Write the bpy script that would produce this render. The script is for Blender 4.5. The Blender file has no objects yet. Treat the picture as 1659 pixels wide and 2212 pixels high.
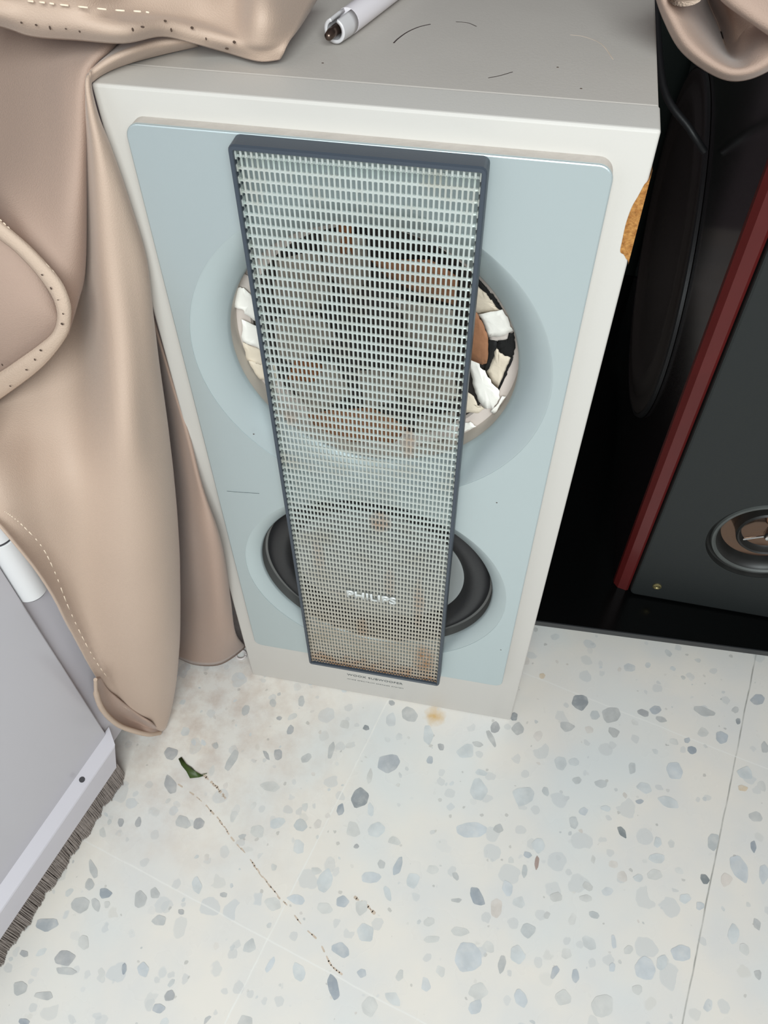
import bpy, bmesh, math, random
from mathutils import Vector, Matrix, noise
G={"front_drape":[[[-0.1571,0.0494,0.552],[-0.1402,0.0495,0.552],[-0.1142,0.05,0.552],[-0.0919,0.0394,0.556],[-0.087,0.0314,0.558],[-0.0872,0.0353,0.555],[-0.0901,0.0457,0.55],[-0.0917,0.0473,0.5495]],[[-0.1808,0.05,0.5482],[-0.1585,0.05,0.5486],[-0.1257,0.0434,0.552],[-0.1055,0.0392,0.556],[-0.0985,0.0245,0.559],[-0.099,0.0252,0.556],[-0.1033,0.0341,0.55],[-0.1049,0.0362,0.5495]],[[-0.1936,0.045,0.5471],[-0.1691,0.045,0.5466],[-0.1442,0.045,0.5482],[-0.1144,0.0299,0.556],[-0.106,0.0121,0.56],[-0.1081,0.0147,0.556],[-0.1136,0.0232,0.55],[-0.1153,0.0258,0.5495]],[[-0.2083,0.04,0.5416],[-0.1779,0.04,0.5425],[-0.153,0.04,0.5436],[-0.121,0.0197,0.555],[-0.1146,0.0057,0.558],[-0.1159,0.0063,0.555],[-0.1205,0.0127,0.55],[-0.1222,0.0152,0.5495]],[[-0.2218,0.04,0.5341],[-0.1881,0.04,0.5354],[-0.1594,0.035,0.5393],[-0.1271,0.0135,0.552],[-0.1221,0.0017,0.554],[-0.1227,0.0008,0.552],[-0.124,0.0023,0.5495],[-0.1272,0.007,0.548]],[[-0.2315,0.04,0.5244],[-0.1965,0.04,0.527],[-0.1639,0.03,0.5334],[-0.1267,0.002,0.551],[-0.1227,-0.006,0.5522],[-0.1222,-0.006,0.5509],[-0.1241,-0.002,0.5479],[-0.1282,0.004,0.5447]],[[-0.2704,0.07,0.4912],[-0.2134,0.05,0.5048],[-0.1708,0.028,0.518],[-0.1321,0.0,0.5379],[-0.1235,-0.01,0.5409],[-0.1215,-0.01,0.5394],[-0.1235,-0.004,0.5357],[-0.1292,0.004,0.5317]],[[-0.2759,0.06,0.4737],[-0.2144,0.04,0.4891],[-0.1771,0.025,0.4998],[-0.1385,0.0,0.5178],[-0.1233,-0.014,0.5259],[-0.1199,-0.012,0.5253],[-0.1217,-0.004,0.5208],[-0.1295,0.006,0.5152]],[[-0.2831,0.05,0.4462],[-0.2192,0.03,0.464],[-0.1841,0.02,0.4732],[-0.1467,0.0,0.4908],[-0.1255,-0.019,0.5035],[-0.1182,-0.015,0.502],[-0.1196,-0.004,0.4953],[-0.1292,0.008,0.4877]],[[-0.2756,0.02,0.4246],[-0.2233,0.015,0.4342],[-0.1921,0.012,0.4399],[-0.1595,0.002,0.4532],[-0.1297,-0.024,0.4735],[-0.1193,-0.018,0.4709],[-0.1182,-0.005,0.4621],[-0.1308,0.01,0.4509]],[[-0.2833,0.005,0.3901],[-0.2285,0.0,0.4016],[-0.1999,0.0,0.4056],[-0.1733,0.0,0.4127],[-0.1314,-0.032,0.4423],[-0.1209,-0.023,0.4371],[-0.1221,-0.008,0.4226],[-0.1374,0.01,0.407]],[[-0.2975,0.0,0.3543],[-0.229,-0.018,0.3766],[-0.2023,-0.016,0.3811],[-0.1755,-0.014,0.3855],[-0.1319,-0.042,0.4159],[-0.1223,-0.03,0.4074],[-0.1254,-0.01,0.3901],[-0.1427,0.01,0.3706]],[[-0.2555,-0.05,0.3668],[-0.2119,-0.056,0.369],[-0.1941,-0.046,0.3625],[-0.1714,-0.04,0.3609],[-0.1316,-0.056,0.3838],[-0.1253,-0.038,0.3675],[-0.1285,-0.015,0.3446],[-0.1488,0.008,0.3185]],[[-0.2252,-0.09,0.3625],[-0.1973,-0.092,0.3646],[-0.1862,-0.076,0.343],[-0.1709,-0.062,0.3306],[-0.1394,-0.062,0.3374],[-0.1286,-0.046,0.3217],[-0.133,-0.021,0.2926],[-0.1529,0.0,0.2646]],[[-0.1933,-0.108,0.3463],[-0.191,-0.098,0.3202],[-0.1892,-0.084,0.2931],[-0.1779,-0.074,0.2778],[-0.1483,-0.07,0.2801],[-0.1362,-0.054,0.2619],[-0.1409,-0.029,0.2276],[-0.1613,-0.01,0.1972]],[[-0.1848,-0.108,0.2903],[-0.1899,-0.098,0.2617],[-0.1932,-0.088,0.2305],[-0.1881,-0.082,0.2107],[-0.1609,-0.077,0.208],[-0.1483,-0.062,0.1883],[-0.1536,-0.038,0.149],[-0.1752,-0.02,0.1141]],[[-0.1962,-0.1,0.2039],[-0.1976,-0.094,0.1821],[-0.1976,-0.088,0.1579],[-0.1905,-0.086,0.146],[-0.1734,-0.081,0.1356],[-0.1638,-0.068,0.1155],[-0.1675,-0.048,0.078],[-0.1901,-0.03,0.0375]],[[-0.2045,-0.092,0.114],[-0.2033,-0.089,0.1031],[-0.2005,-0.086,0.0918],[-0.1953,-0.085,0.0851],[-0.1858,-0.081,0.0706],[-0.1793,-0.073,0.0526],[-0.1789,-0.058,0.03],[-0.1979,-0.045,-0.0061]],[[-0.1973,-0.086,0.0683],[-0.1967,-0.084,0.0591],[-0.1966,-0.082,0.0497],[-0.1953,-0.081,0.0426],[-0.1905,-0.079,0.0302],[-0.186,-0.076,0.019],[-0.1839,-0.068,0.0107],[-0.1965,-0.06,-0.0133]],[[-0.1956,-0.0713,0.005],[-0.1945,-0.072,0.005],[-0.1929,-0.0726,0.005],[-0.1921,-0.0729,0.004],[-0.1905,-0.0735,0.004],[-0.1884,-0.0731,0.004],[-0.1865,-0.0709,0.004],[-0.1882,-0.0712,0.004]]],"curl":[[[-0.1982,-0.096,0.1452],[-0.1957,-0.099,0.1516],[-0.1919,-0.104,0.1607],[-0.1851,-0.112,0.1751]],[[-0.2017,-0.092,0.1182],[-0.2018,-0.096,0.121],[-0.2002,-0.102,0.1269],[-0.195,-0.11,0.1413]],[[-0.1987,-0.09,0.0977],[-0.2052,-0.092,0.0875],[-0.2057,-0.098,0.0909],[-0.2017,-0.106,0.1037]],[[-0.1967,-0.086,0.0737],[-0.2049,-0.086,0.0573],[-0.2057,-0.091,0.0574],[-0.2022,-0.1,0.0669]],[[-0.1919,-0.084,0.0548],[-0.1992,-0.082,0.0376],[-0.1991,-0.086,0.0367],[-0.1963,-0.093,0.0416]],[[-0.1853,-0.083,0.0417],[-0.1908,-0.081,0.0276],[-0.1911,-0.083,0.0251],[-0.1913,-0.086,0.0228]],[[-0.1908,-0.0731,0.007],[-0.1907,-0.074,0.006],[-0.1902,-0.0748,0.005],[-0.1897,-0.0756,0.004]]],"overlay":[[[-0.2439,0.07,0.5525],[-0.1911,0.05,0.56],[-0.1622,0.04,0.559],[-0.1363,0.035,0.5593],[-0.1215,0.033,0.558],[-0.1266,0.0444,0.552]],[[-0.2425,0.06,0.543],[-0.1887,0.038,0.5499],[-0.1589,0.024,0.5529],[-0.1343,0.014,0.5572],[-0.1189,0.012,0.5592],[-0.1272,0.03,0.5511]],[[-0.2468,0.05,0.5215],[-0.1905,0.028,0.5323],[-0.1571,0.012,0.5413],[-0.1351,0.0,0.5482],[-0.1254,0.0,0.5515],[-0.136,0.02,0.5413]],[[-0.2527,0.035,0.4907],[-0.1927,0.012,0.506],[-0.1593,-0.002,0.5158],[-0.1386,-0.011,0.522],[-0.1327,-0.008,0.5222],[-0.1431,0.01,0.5114]],[[-0.2412,0.01,0.4836],[-0.1875,-0.006,0.495],[-0.1595,-0.016,0.4959],[-0.1418,-0.021,0.4981],[-0.1387,-0.014,0.4945],[-0.1491,0.004,0.4832]],[[-0.2239,-0.012,0.4921],[-0.1817,-0.018,0.4935],[-0.16,-0.026,0.4842],[-0.1486,-0.028,0.4711],[-0.1483,-0.018,0.4605],[-0.1573,-0.004,0.4487]],[[-0.2125,-0.026,0.4985],[-0.1748,-0.03,0.4949],[-0.1607,-0.035,0.4789],[-0.1532,-0.036,0.465],[-0.1529,-0.026,0.4468],[-0.1624,-0.012,0.4356]],[[-0.2082,-0.032,0.4998],[-0.1731,-0.034,0.4938],[-0.1612,-0.037,0.4793],[-0.155,-0.037,0.4641],[-0.1608,-0.032,0.4302],[-0.1689,-0.02,0.4206]]],"inner_ply":[[[-0.2011,-0.03,0.5018],[-0.1776,-0.03,0.4879],[-0.1643,-0.032,0.4744],[-0.1593,-0.032,0.4587],[-0.1602,-0.031,0.4375]],[[-0.2081,-0.04,0.4743],[-0.1787,-0.041,0.4706],[-0.1643,-0.04,0.4636],[-0.1583,-0.038,0.4532],[-0.1587,-0.034,0.4379]],[[-0.222,-0.046,0.437],[-0.1877,-0.046,0.4419],[-0.1688,-0.044,0.446],[-0.1602,-0.041,0.4435],[-0.1578,-0.036,0.4377]],[[-0.2655,-0.038,0.3537],[-0.2149,-0.038,0.3852],[-0.1898,-0.038,0.4051],[-0.1726,-0.037,0.4191],[-0.1607,-0.034,0.4318]]],"side_hem":[[[-0.1853,-0.0385,0.515],[-0.1847,-0.0405,0.5139],[-0.1862,-0.0412,0.5095],[-0.1888,-0.0395,0.506]],[[-0.1745,-0.0395,0.5063],[-0.1738,-0.0415,0.5054],[-0.1751,-0.0422,0.5013],[-0.1775,-0.0405,0.4978]],[[-0.1673,-0.0405,0.4994],[-0.1666,-0.0425,0.4987],[-0.1677,-0.0432,0.495],[-0.1699,-0.0415,0.4917]],[[-0.1571,-0.0415,0.4895],[-0.1572,-0.0435,0.49],[-0.16,-0.0442,0.4886],[-0.1631,-0.0425,0.4864]],[[-0.1498,-0.0425,0.4798],[-0.1501,-0.0445,0.4805],[-0.1532,-0.0452,0.4793],[-0.1563,-0.0435,0.4771]],[[-0.1447,-0.0435,0.4707],[-0.1451,-0.0455,0.4713],[-0.1485,-0.0462,0.47],[-0.1518,-0.0445,0.4677]],[[-0.1436,-0.0445,0.4598],[-0.1439,-0.0465,0.4612],[-0.1469,-0.0472,0.4613],[-0.1499,-0.0455,0.4597]],[[-0.1468,-0.0445,0.4494],[-0.1468,-0.0465,0.4509],[-0.1493,-0.0472,0.4511],[-0.1522,-0.0455,0.4494]],[[-0.1523,-0.0445,0.4389],[-0.1526,-0.0465,0.4405],[-0.1557,-0.0472,0.4407],[-0.1588,-0.0455,0.4391]],[[-0.1672,-0.0445,0.4218],[-0.1666,-0.0465,0.4254],[-0.168,-0.0472,0.4293],[-0.1704,-0.0455,0.4294]],[[-0.1836,-0.0445,0.4068],[-0.1819,-0.0465,0.4118],[-0.1816,-0.0472,0.4185],[-0.1831,-0.0455,0.4199]],[[-0.2116,-0.0445,0.3847],[-0.2076,-0.0465,0.392],[-0.2029,-0.0472,0.4027],[-0.2025,-0.0455,0.4059]],[[-0.238,-0.0445,0.3647],[-0.2332,-0.0465,0.3734],[-0.2271,-0.0472,0.3865],[-0.2262,-0.0455,0.3906]],[[-0.2619,-0.0445,0.3465],[-0.2563,-0.0465,0.356],[-0.2492,-0.0472,0.3705],[-0.248,-0.0455,0.3753]]],"top_fold":[[[-0.1875,-0.005,0.5764],[-0.1567,-0.005,0.5724],[-0.1437,-0.004,0.569],[-0.1243,-0.002,0.5681],[-0.1041,0.0,0.5675],[-0.0952,0.0186,0.564],[-0.0828,0.0257,0.559],[-0.0727,0.0347,0.553],[-0.0557,0.0307,0.5515],[-0.0465,0.0339,0.5515]],[[-0.1803,-0.012,0.5826],[-0.1487,-0.014,0.5803],[-0.1368,-0.011,0.5765],[-0.1166,-0.011,0.5766],[-0.0987,-0.007,0.575],[-0.0913,0.0138,0.57],[-0.0805,0.0244,0.564],[-0.0676,0.0272,0.56],[-0.054,0.0284,0.557],[-0.0431,0.0346,0.556]],[[-0.1797,-0.01,0.5863],[-0.1478,-0.012,0.5851],[-0.1323,-0.011,0.5843],[-0.1145,-0.009,0.5829],[-0.1049,0.0092,0.576],[-0.0943,0.0233,0.571],[-0.083,0.0352,0.565],[-0.0682,0.035,0.561],[-0.0509,0.0235,0.563],[-0.0428,0.0442,0.557]],[[-0.173,-0.013,0.5966],[-0.142,-0.015,0.5955],[-0.1277,-0.013,0.5941],[-0.1101,-0.011,0.5936],[-0.1065,0.0183,0.584],[-0.0944,0.0306,0.58],[-0.083,0.0432,0.574],[-0.0705,0.0524,0.568],[-0.0491,0.0266,0.574],[-0.042,0.0623,0.558]],[[-0.1668,-0.01,0.613],[-0.1377,-0.01,0.6127],[-0.1228,-0.01,0.6119],[-0.105,-0.01,0.6112],[-0.1059,0.0271,0.6],[-0.0874,0.0241,0.6],[-0.0844,0.0558,0.59],[-0.0755,0.0807,0.58],[-0.0569,0.0574,0.582],[-0.0409,0.0899,0.56]]],"back_fold":[[[-0.1466,0.03,0.4045],[-0.1393,0.018,0.4075],[-0.1342,0.012,0.4126],[-0.1318,0.01,0.4144],[-0.1446,0.03,0.3979]],[[-0.1589,0.04,0.3428],[-0.1423,0.02,0.3622],[-0.1334,0.01,0.372],[-0.1285,0.006,0.3751],[-0.1439,0.03,0.3524]],[[-0.1682,0.04,0.2809],[-0.1415,0.012,0.3133],[-0.1286,0.002,0.3255],[-0.124,0.001,0.3273],[-0.1428,0.03,0.2955]],[[-0.1709,0.03,0.2325],[-0.1414,0.004,0.2677],[-0.1262,-0.006,0.2821],[-0.12,-0.007,0.2845],[-0.1381,0.02,0.2506]],[[-0.1777,0.025,0.183],[-0.1478,0.0,0.2212],[-0.1225,-0.016,0.247],[-0.1146,-0.012,0.244],[-0.1297,0.01,0.2131]],[[-0.1825,0.02,0.1453],[-0.1498,-0.004,0.186],[-0.123,-0.018,0.2117],[-0.116,-0.011,0.2042],[-0.1306,0.01,0.1722]],[[-0.1908,0.015,0.0934],[-0.1616,-0.002,0.1269],[-0.1284,-0.018,0.16],[-0.1227,-0.007,0.1454],[-0.1359,0.01,0.1165]],[[-0.2004,0.01,0.0344],[-0.1717,-0.004,0.0663],[-0.1424,-0.012,0.0847],[-0.1305,-0.002,0.0777],[-0.1404,0.01,0.0567]],[[-0.2012,0.0007,0.006],[-0.1793,-0.0033,0.006],[-0.1566,0.0027,0.005],[-0.1402,0.0236,0.005],[-0.1449,0.028,0.005]]],"swag":[[[0.1155,0.07,0.5782],[0.1231,0.07,0.5661],[0.1343,0.07,0.5534],[0.1503,0.07,0.5447],[0.1623,0.07,0.5427],[0.1737,0.07,0.5478],[0.1853,0.07,0.5604]],[[0.1169,0.062,0.5816],[0.1249,0.06,0.5712],[0.1354,0.06,0.5599],[0.1495,0.06,0.5518],[0.1597,0.06,0.5498],[0.1693,0.06,0.5543],[0.1796,0.06,0.5673]],[[0.1258,0.08,0.5775],[0.133,0.08,0.5678],[0.1417,0.078,0.5582],[0.1523,0.075,0.5501],[0.1613,0.07,0.5491],[0.168,0.07,0.5564],[0.1781,0.07,0.5692]],[[0.1443,0.14,0.5601],[0.1505,0.14,0.5505],[0.157,0.13,0.5434],[0.1608,0.11,0.5396],[0.163,0.088,0.5467],[0.1682,0.085,0.5548],[0.1768,0.085,0.5696]],[[0.1449,0.1,0.5724],[0.1504,0.1,0.5659],[0.1568,0.1,0.5573],[0.1621,0.1,0.5504],[0.1645,0.098,0.5525],[0.1694,0.098,0.5568],[0.1778,0.1,0.5685]],[[0.1469,0.09,0.5773],[0.1527,0.095,0.5725],[0.16,0.1,0.5637],[0.1648,0.1,0.5597],[0.1687,0.1,0.5592],[0.1718,0.1,0.5625],[0.1798,0.1,0.5742]]],"upper_flap":[[[0.1364,0.06,0.5838],[0.1442,0.06,0.5777],[0.1527,0.06,0.5731],[0.1602,0.06,0.5694],[0.1671,0.06,0.566],[0.1828,0.06,0.5587]],[[0.1383,0.052,0.5884],[0.1455,0.052,0.5827],[0.1528,0.052,0.5784],[0.1602,0.052,0.5746],[0.1679,0.052,0.5712],[0.1823,0.052,0.565]],[[0.1503,0.07,0.5953],[0.1564,0.065,0.592],[0.1635,0.065,0.5874],[0.1707,0.065,0.5827],[0.1781,0.065,0.578],[0.1938,0.07,0.5683]]],"tip":[[0.1286,0.06,0.5768],[0.1283,0.06,0.5803],[0.1289,0.065,0.5857],[0.1296,0.07,0.5893]],"stitch_top":[[-0.1344,-0.014,0.5855],[-0.1267,-0.0145,0.5855],[-0.1208,-0.0135,0.5848],[-0.1097,-0.012,0.5839],[-0.0987,-0.0105,0.5831],[-0.0885,-0.009,0.5827],[-0.0841,-0.008,0.5821]],"stitch_side":[[-0.1667,-0.0405,0.5009],[-0.1628,-0.041,0.4964],[-0.1562,-0.0425,0.4887],[-0.1512,-0.043,0.4833],[-0.1462,-0.043,0.4754],[-0.1447,-0.042,0.4653],[-0.1461,-0.041,0.455]],"stitch_hem":[[-0.1886,-0.104,0.3563],[-0.1868,-0.103,0.3514],[-0.1838,-0.102,0.342],[-0.1788,-0.102,0.3239],[-0.18,-0.1015,0.2969],[-0.1847,-0.101,0.2583],[-0.1905,-0.098,0.2138],[-0.1931,-0.096,0.1735],[-0.1939,-0.093,0.1367]],"holes_top":[[-0.1404,-0.014,0.5772],[-0.1343,-0.0135,0.5765],[-0.1287,-0.013,0.5756],[-0.1219,-0.0125,0.5755],[-0.1169,-0.011,0.5743],[-0.1113,-0.009,0.5732],[-0.1063,-0.007,0.5716],[-0.0939,-0.009,0.5757],[-0.0893,-0.009,0.577],[-0.0894,0.0135,0.5715],[-0.088,0.0148,0.5675],[-0.0811,0.0215,0.5665],[-0.0763,0.0237,0.5615],[-0.0637,0.025,0.5605],[-0.0692,0.0289,0.556]],"holes_side":[[-0.1587,-0.0445,0.4894],[-0.1504,-0.0475,0.4774],[-0.1476,-0.0485,0.4708],[-0.1454,-0.0495,0.465],[-0.1455,-0.0495,0.4567],[-0.1482,-0.0495,0.4501],[-0.1671,-0.0495,0.4303],[-0.1731,-0.0495,0.4231],[-0.1811,-0.0495,0.4147],[-0.1963,-0.0495,0.4005],[-0.1949,-0.0495,0.4161]],"chips":[["m",[[-0.1219,-0.0949],[-0.1219,-0.0878],[-0.1185,-0.0758],[-0.1137,-0.0776],[-0.1129,-0.0845],[-0.1173,-0.0971]]],
["d",[[-0.0839,-0.0798],[-0.0872,-0.0794],[-0.0901,-0.0768],[-0.0929,-0.0723],[-0.0896,-0.0723],[-0.0867,-0.0746]]],
["d",[[-0.0817,-0.0746],[-0.0826,-0.0697],[-0.0781,-0.068],[-0.0754,-0.0696],[-0.0737,-0.0757],[-0.0766,-0.0787],[-0.0793,-0.0782]]],
["d",[[-0.0765,-0.0505],[-0.0762,-0.046],[-0.0746,-0.0429],[-0.0709,-0.0451],[-0.0702,-0.0496],[-0.0717,-0.0522],[-0.0752,-0.053]]],
["m",[[-0.0501,-0.0751],[-0.0548,-0.0766],[-0.0569,-0.0731],[-0.0565,-0.0709],[-0.0515,-0.0664],[-0.0489,-0.0672],[-0.0475,-0.0702]]],
["m",[[-0.0333,-0.0682],[-0.0351,-0.0568],[-0.0317,-0.0511],[-0.0289,-0.0565],[-0.03,-0.0678]]],
["d2",[[0.0124,-0.0577],[0.0226,-0.0532],[0.0279,-0.0532],[0.0319,-0.0587],[0.0292,-0.0664],[0.0225,-0.0718],[0.0129,-0.0685],[0.0123,-0.0636]]],
["k",[[0.01,-0.102],[0.0008,-0.1077],[-0.0048,-0.1003],[-0.0029,-0.0921],[0.0017,-0.0877],[0.0106,-0.093]]],
["k2",[[-0.0145,-0.1128],[-0.0142,-0.1077],[-0.0106,-0.1046],[-0.0077,-0.1113],[-0.0086,-0.1144],[-0.0118,-0.1162]]],
["l2",[[0.0126,-0.1098],[0.0111,-0.1021],[0.0121,-0.0992],[0.0168,-0.1032],[0.0176,-0.1099],[0.0161,-0.1116]]],
["m",[[0.0381,-0.0186],[0.0314,-0.0191],[0.0259,-0.0168],[0.0239,-0.0093],[0.0278,-0.0042],[0.0345,-0.0057],[0.0402,-0.0116]]],
["l2",[[0.0524,-0.0192],[0.0577,-0.0282],[0.0551,-0.0389],[0.0485,-0.0349],[0.0474,-0.0201]]],
["d",[[0.0621,-0.0357],[0.0643,-0.0347],[0.0674,-0.035],[0.0685,-0.0374],[0.0681,-0.0407],[0.065,-0.0413],[0.0631,-0.039]]],
["d2",[[0.0559,-0.0555],[0.0546,-0.0535],[0.0548,-0.0513],[0.0561,-0.0483],[0.059,-0.0482],[0.06,-0.0498],[0.0605,-0.0534],[0.0598,-0.0552]]],
["l2",[[0.0955,-0.0418],[0.0845,-0.0449],[0.079,-0.0398],[0.0875,-0.0302],[0.094,-0.0299]]],
["m",[[0.0924,-0.0278],[0.097,-0.0259],[0.1012,-0.0268],[0.1034,-0.0288],[0.1001,-0.0317],[0.0952,-0.0314]]],
["m",[[0.1036,-0.0148],[0.1068,-0.0133],[0.1121,-0.0197],[0.1148,-0.0272],[0.1135,-0.0294],[0.1063,-0.0214]]],
["d",[[0.112,-0.0153],[0.1086,-0.0149],[0.1074,-0.0101],[0.1086,-0.0057],[0.1117,-0.0031],[0.1144,-0.0052],[0.1164,-0.0093],[0.1151,-0.0132]]],
["d",[[0.0133,-0.0068],[0.0107,-0.005],[0.0103,-0.0018],[0.0136,-0.0009],[0.0163,-0.0028],[0.0163,-0.0053]]],
["k",[[-0.0018,-0.0339],[-0.0048,-0.0355],[-0.0084,-0.0344],[-0.0071,-0.0299],[-0.0034,-0.0306]]],
["l2",[[0.1072,-0.0522],[0.11,-0.054],[0.1082,-0.0571],[0.1011,-0.0575],[0.0988,-0.0556],[0.1011,-0.0517]]],
["b",[[0.1057,-0.0985],[0.1151,-0.1014],[0.1148,-0.106],[0.1096,-0.1108],[0.0975,-0.1136],[0.0905,-0.1113],[0.0888,-0.1056],[0.0968,-0.101]]],
["m",[[0.1235,-0.1042],[0.1199,-0.1025],[0.1214,-0.0986],[0.1254,-0.096],[0.127,-0.0974],[0.1291,-0.1014],[0.1255,-0.1043]]],
["l",[[0.0098,-0.074],[0.0099,-0.0817],[0.0076,-0.0843],[0.0052,-0.0798],[0.005,-0.0756],[0.0067,-0.0689]]],
["m2",[[-0.0463,-0.1268],[-0.044,-0.1249],[-0.0412,-0.1249],[-0.0378,-0.1271],[-0.0353,-0.1307],[-0.0384,-0.1351],[-0.0441,-0.1351],[-0.0478,-0.1319]]],
["m",[[-0.0917,-0.1493],[-0.0885,-0.1469],[-0.0848,-0.1466],[-0.0855,-0.1497],[-0.0887,-0.1517]]],
["l",[[-0.0868,-0.1035],[-0.0825,-0.0998],[-0.0745,-0.0974],[-0.0675,-0.1019],[-0.0714,-0.1071],[-0.0802,-0.1072]]],
["l2",[[-0.0624,-0.1275],[-0.0571,-0.1274],[-0.0551,-0.1299],[-0.0584,-0.1354],[-0.0632,-0.1378],[-0.0666,-0.1371],[-0.0681,-0.133],[-0.0669,-0.1304]]],
["l",[[-0.1017,-0.1391],[-0.1035,-0.1344],[-0.1031,-0.1303],[-0.0998,-0.1293],[-0.0976,-0.1322],[-0.0986,-0.1376]]],
["l",[[-0.0522,-0.1661],[-0.0524,-0.1698],[-0.0554,-0.1708],[-0.0573,-0.167],[-0.0568,-0.165]]],
["l",[[-0.0552,-0.195],[-0.0538,-0.1922],[-0.0472,-0.1897],[-0.0427,-0.1917],[-0.0401,-0.1968],[-0.0463,-0.2006],[-0.05,-0.1993]]],
["m",[[-0.092,-0.1956],[-0.0892,-0.194],[-0.086,-0.1947],[-0.0859,-0.1976],[-0.0891,-0.1982],[-0.0915,-0.1975]]],
["b2",[[0.0102,-0.1866],[0.003,-0.1867],[0.002,-0.1809],[0.007,-0.1774],[0.0131,-0.1814]]],
["l2",[[-0.0045,-0.1661],[-0.0045,-0.1729],[-0.0084,-0.1791],[-0.0138,-0.1781],[-0.0171,-0.172],[-0.0155,-0.1654],[-0.01,-0.1589]]],
["l",[[-0.0241,-0.162],[-0.0182,-0.1608],[-0.0144,-0.163],[-0.0161,-0.1655],[-0.0206,-0.1675],[-0.0231,-0.1648]]],
["b",[[0.0347,-0.158],[0.032,-0.1626],[0.0257,-0.1648],[0.0197,-0.1647],[0.0181,-0.1604],[0.0202,-0.157],[0.0259,-0.1555],[0.0321,-0.156]]],
["b2",[[0.0436,-0.1553],[0.0421,-0.1493],[0.0453,-0.1402],[0.0482,-0.1388],[0.0495,-0.1439],[0.0487,-0.1519]]],
["m",[[0.0304,-0.1445],[0.0356,-0.1463],[0.0352,-0.1511],[0.0315,-0.1519],[0.0289,-0.1483]]],
["d",[[0.0088,-0.1359],[0.0101,-0.1365],[0.0114,-0.1378],[0.0104,-0.1396],[0.0083,-0.1401],[0.0065,-0.1394],[0.0072,-0.1371]]],
["m",[[0.097,-0.1477],[0.0957,-0.1491],[0.0921,-0.147],[0.0909,-0.1436],[0.0945,-0.1425],[0.0968,-0.1453]]],
["k2",[[0.1074,-0.1573],[0.1074,-0.1516],[0.1134,-0.151],[0.1183,-0.1573],[0.1206,-0.1623],[0.117,-0.164],[0.1112,-0.1638]]],
["m",[[0.0997,-0.1654],[0.0935,-0.1655],[0.0928,-0.1637],[0.0993,-0.1618],[0.1018,-0.1624]]],
["p",[[0.1307,-0.1711],[0.1261,-0.1696],[0.1246,-0.1595],[0.1291,-0.1559],[0.1337,-0.1577],[0.1339,-0.1666]]],
["b2",[[0.0068,-0.2189],[0.0062,-0.2151],[0.013,-0.2111],[0.0197,-0.2149],[0.0212,-0.2194],[0.0173,-0.2224]]],
["l2",[[0.0265,-0.1944],[0.0361,-0.1968],[0.0366,-0.2066],[0.0273,-0.2079],[0.0227,-0.2009]]],
["k2",[[0.0096,-0.2344],[0.0125,-0.2354],[0.0159,-0.2378],[0.0202,-0.247],[0.0192,-0.2495],[0.0166,-0.2513],[0.0115,-0.2461],[0.0083,-0.2397]]],
["b2",[[0.0332,-0.233],[0.0301,-0.2306],[0.0293,-0.2293],[0.0322,-0.2265],[0.0356,-0.2266],[0.0372,-0.2305]]],
["l2",[[-0.0198,-0.2361],[-0.0193,-0.2318],[-0.0116,-0.2338],[-0.0089,-0.2378],[-0.0092,-0.2417],[-0.0112,-0.2443],[-0.0163,-0.2428],[-0.0183,-0.2398]]],
["b",[[-0.0391,-0.2358],[-0.0361,-0.2311],[-0.0342,-0.234],[-0.0352,-0.2394],[-0.0383,-0.2436],[-0.0406,-0.2413]]],
["l",[[0.0605,-0.223],[0.062,-0.2212],[0.0642,-0.2213],[0.0647,-0.2246],[0.0651,-0.2266],[0.0622,-0.2294],[0.0604,-0.2289],[0.0591,-0.2271]]],
["l",[[0.0789,-0.1993],[0.0757,-0.1976],[0.0782,-0.1944],[0.0849,-0.1929],[0.0883,-0.193],[0.0875,-0.1967]]],
["b",[[0.1229,-0.2059],[0.1175,-0.2111],[0.1078,-0.2142],[0.1019,-0.2078],[0.1025,-0.2002],[0.1053,-0.1933],[0.1149,-0.1921],[0.1216,-0.1975]]],
["m",[[0.1414,-0.2005],[0.1398,-0.207],[0.1372,-0.2099],[0.1348,-0.2038],[0.1367,-0.1965],[0.1397,-0.1964]]],
["l",[[0.1148,-0.2277],[0.1169,-0.2214],[0.1243,-0.2174],[0.1309,-0.2239],[0.1236,-0.2302]]],
["l",[[0.0462,-0.2435],[0.0503,-0.2486],[0.0466,-0.257],[0.04,-0.255],[0.0372,-0.2499],[0.0411,-0.2437]]],
["b",[[0.1227,-0.2392],[0.119,-0.2402],[0.1163,-0.2371],[0.1175,-0.2329],[0.121,-0.2306],[0.1246,-0.2292],[0.1263,-0.2327],[0.1255,-0.2373]]],
["l",[[0.005,-0.1192],[0.0104,-0.1275],[0.006,-0.1311],[-0.0019,-0.1304],[-0.0019,-0.1189]]],
["l2",[[0.0233,-0.1143],[0.0297,-0.1179],[0.0299,-0.122],[0.0252,-0.1278],[0.0174,-0.1274],[0.0153,-0.123],[0.0171,-0.1184]]],
["l",[[0.0435,-0.1306],[0.037,-0.1304],[0.0342,-0.13],[0.0348,-0.1265],[0.0371,-0.124],[0.0411,-0.1246],[0.0432,-0.1258],[0.0453,-0.1285]]],
["l2",[[0.108,-0.0797],[0.1008,-0.0796],[0.0962,-0.074],[0.0986,-0.0615],[0.1037,-0.0597],[0.1127,-0.0695]]],
["b",[[-0.0242,-0.1913],[-0.0302,-0.192],[-0.0347,-0.1902],[-0.0384,-0.1886],[-0.0333,-0.185],[-0.029,-0.1843],[-0.0249,-0.1854],[-0.0226,-0.188]]],
["l",[[0.0262,-0.1778],[0.0285,-0.185],[0.0232,-0.1907],[0.0194,-0.1873],[0.0177,-0.1807]]],
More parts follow.
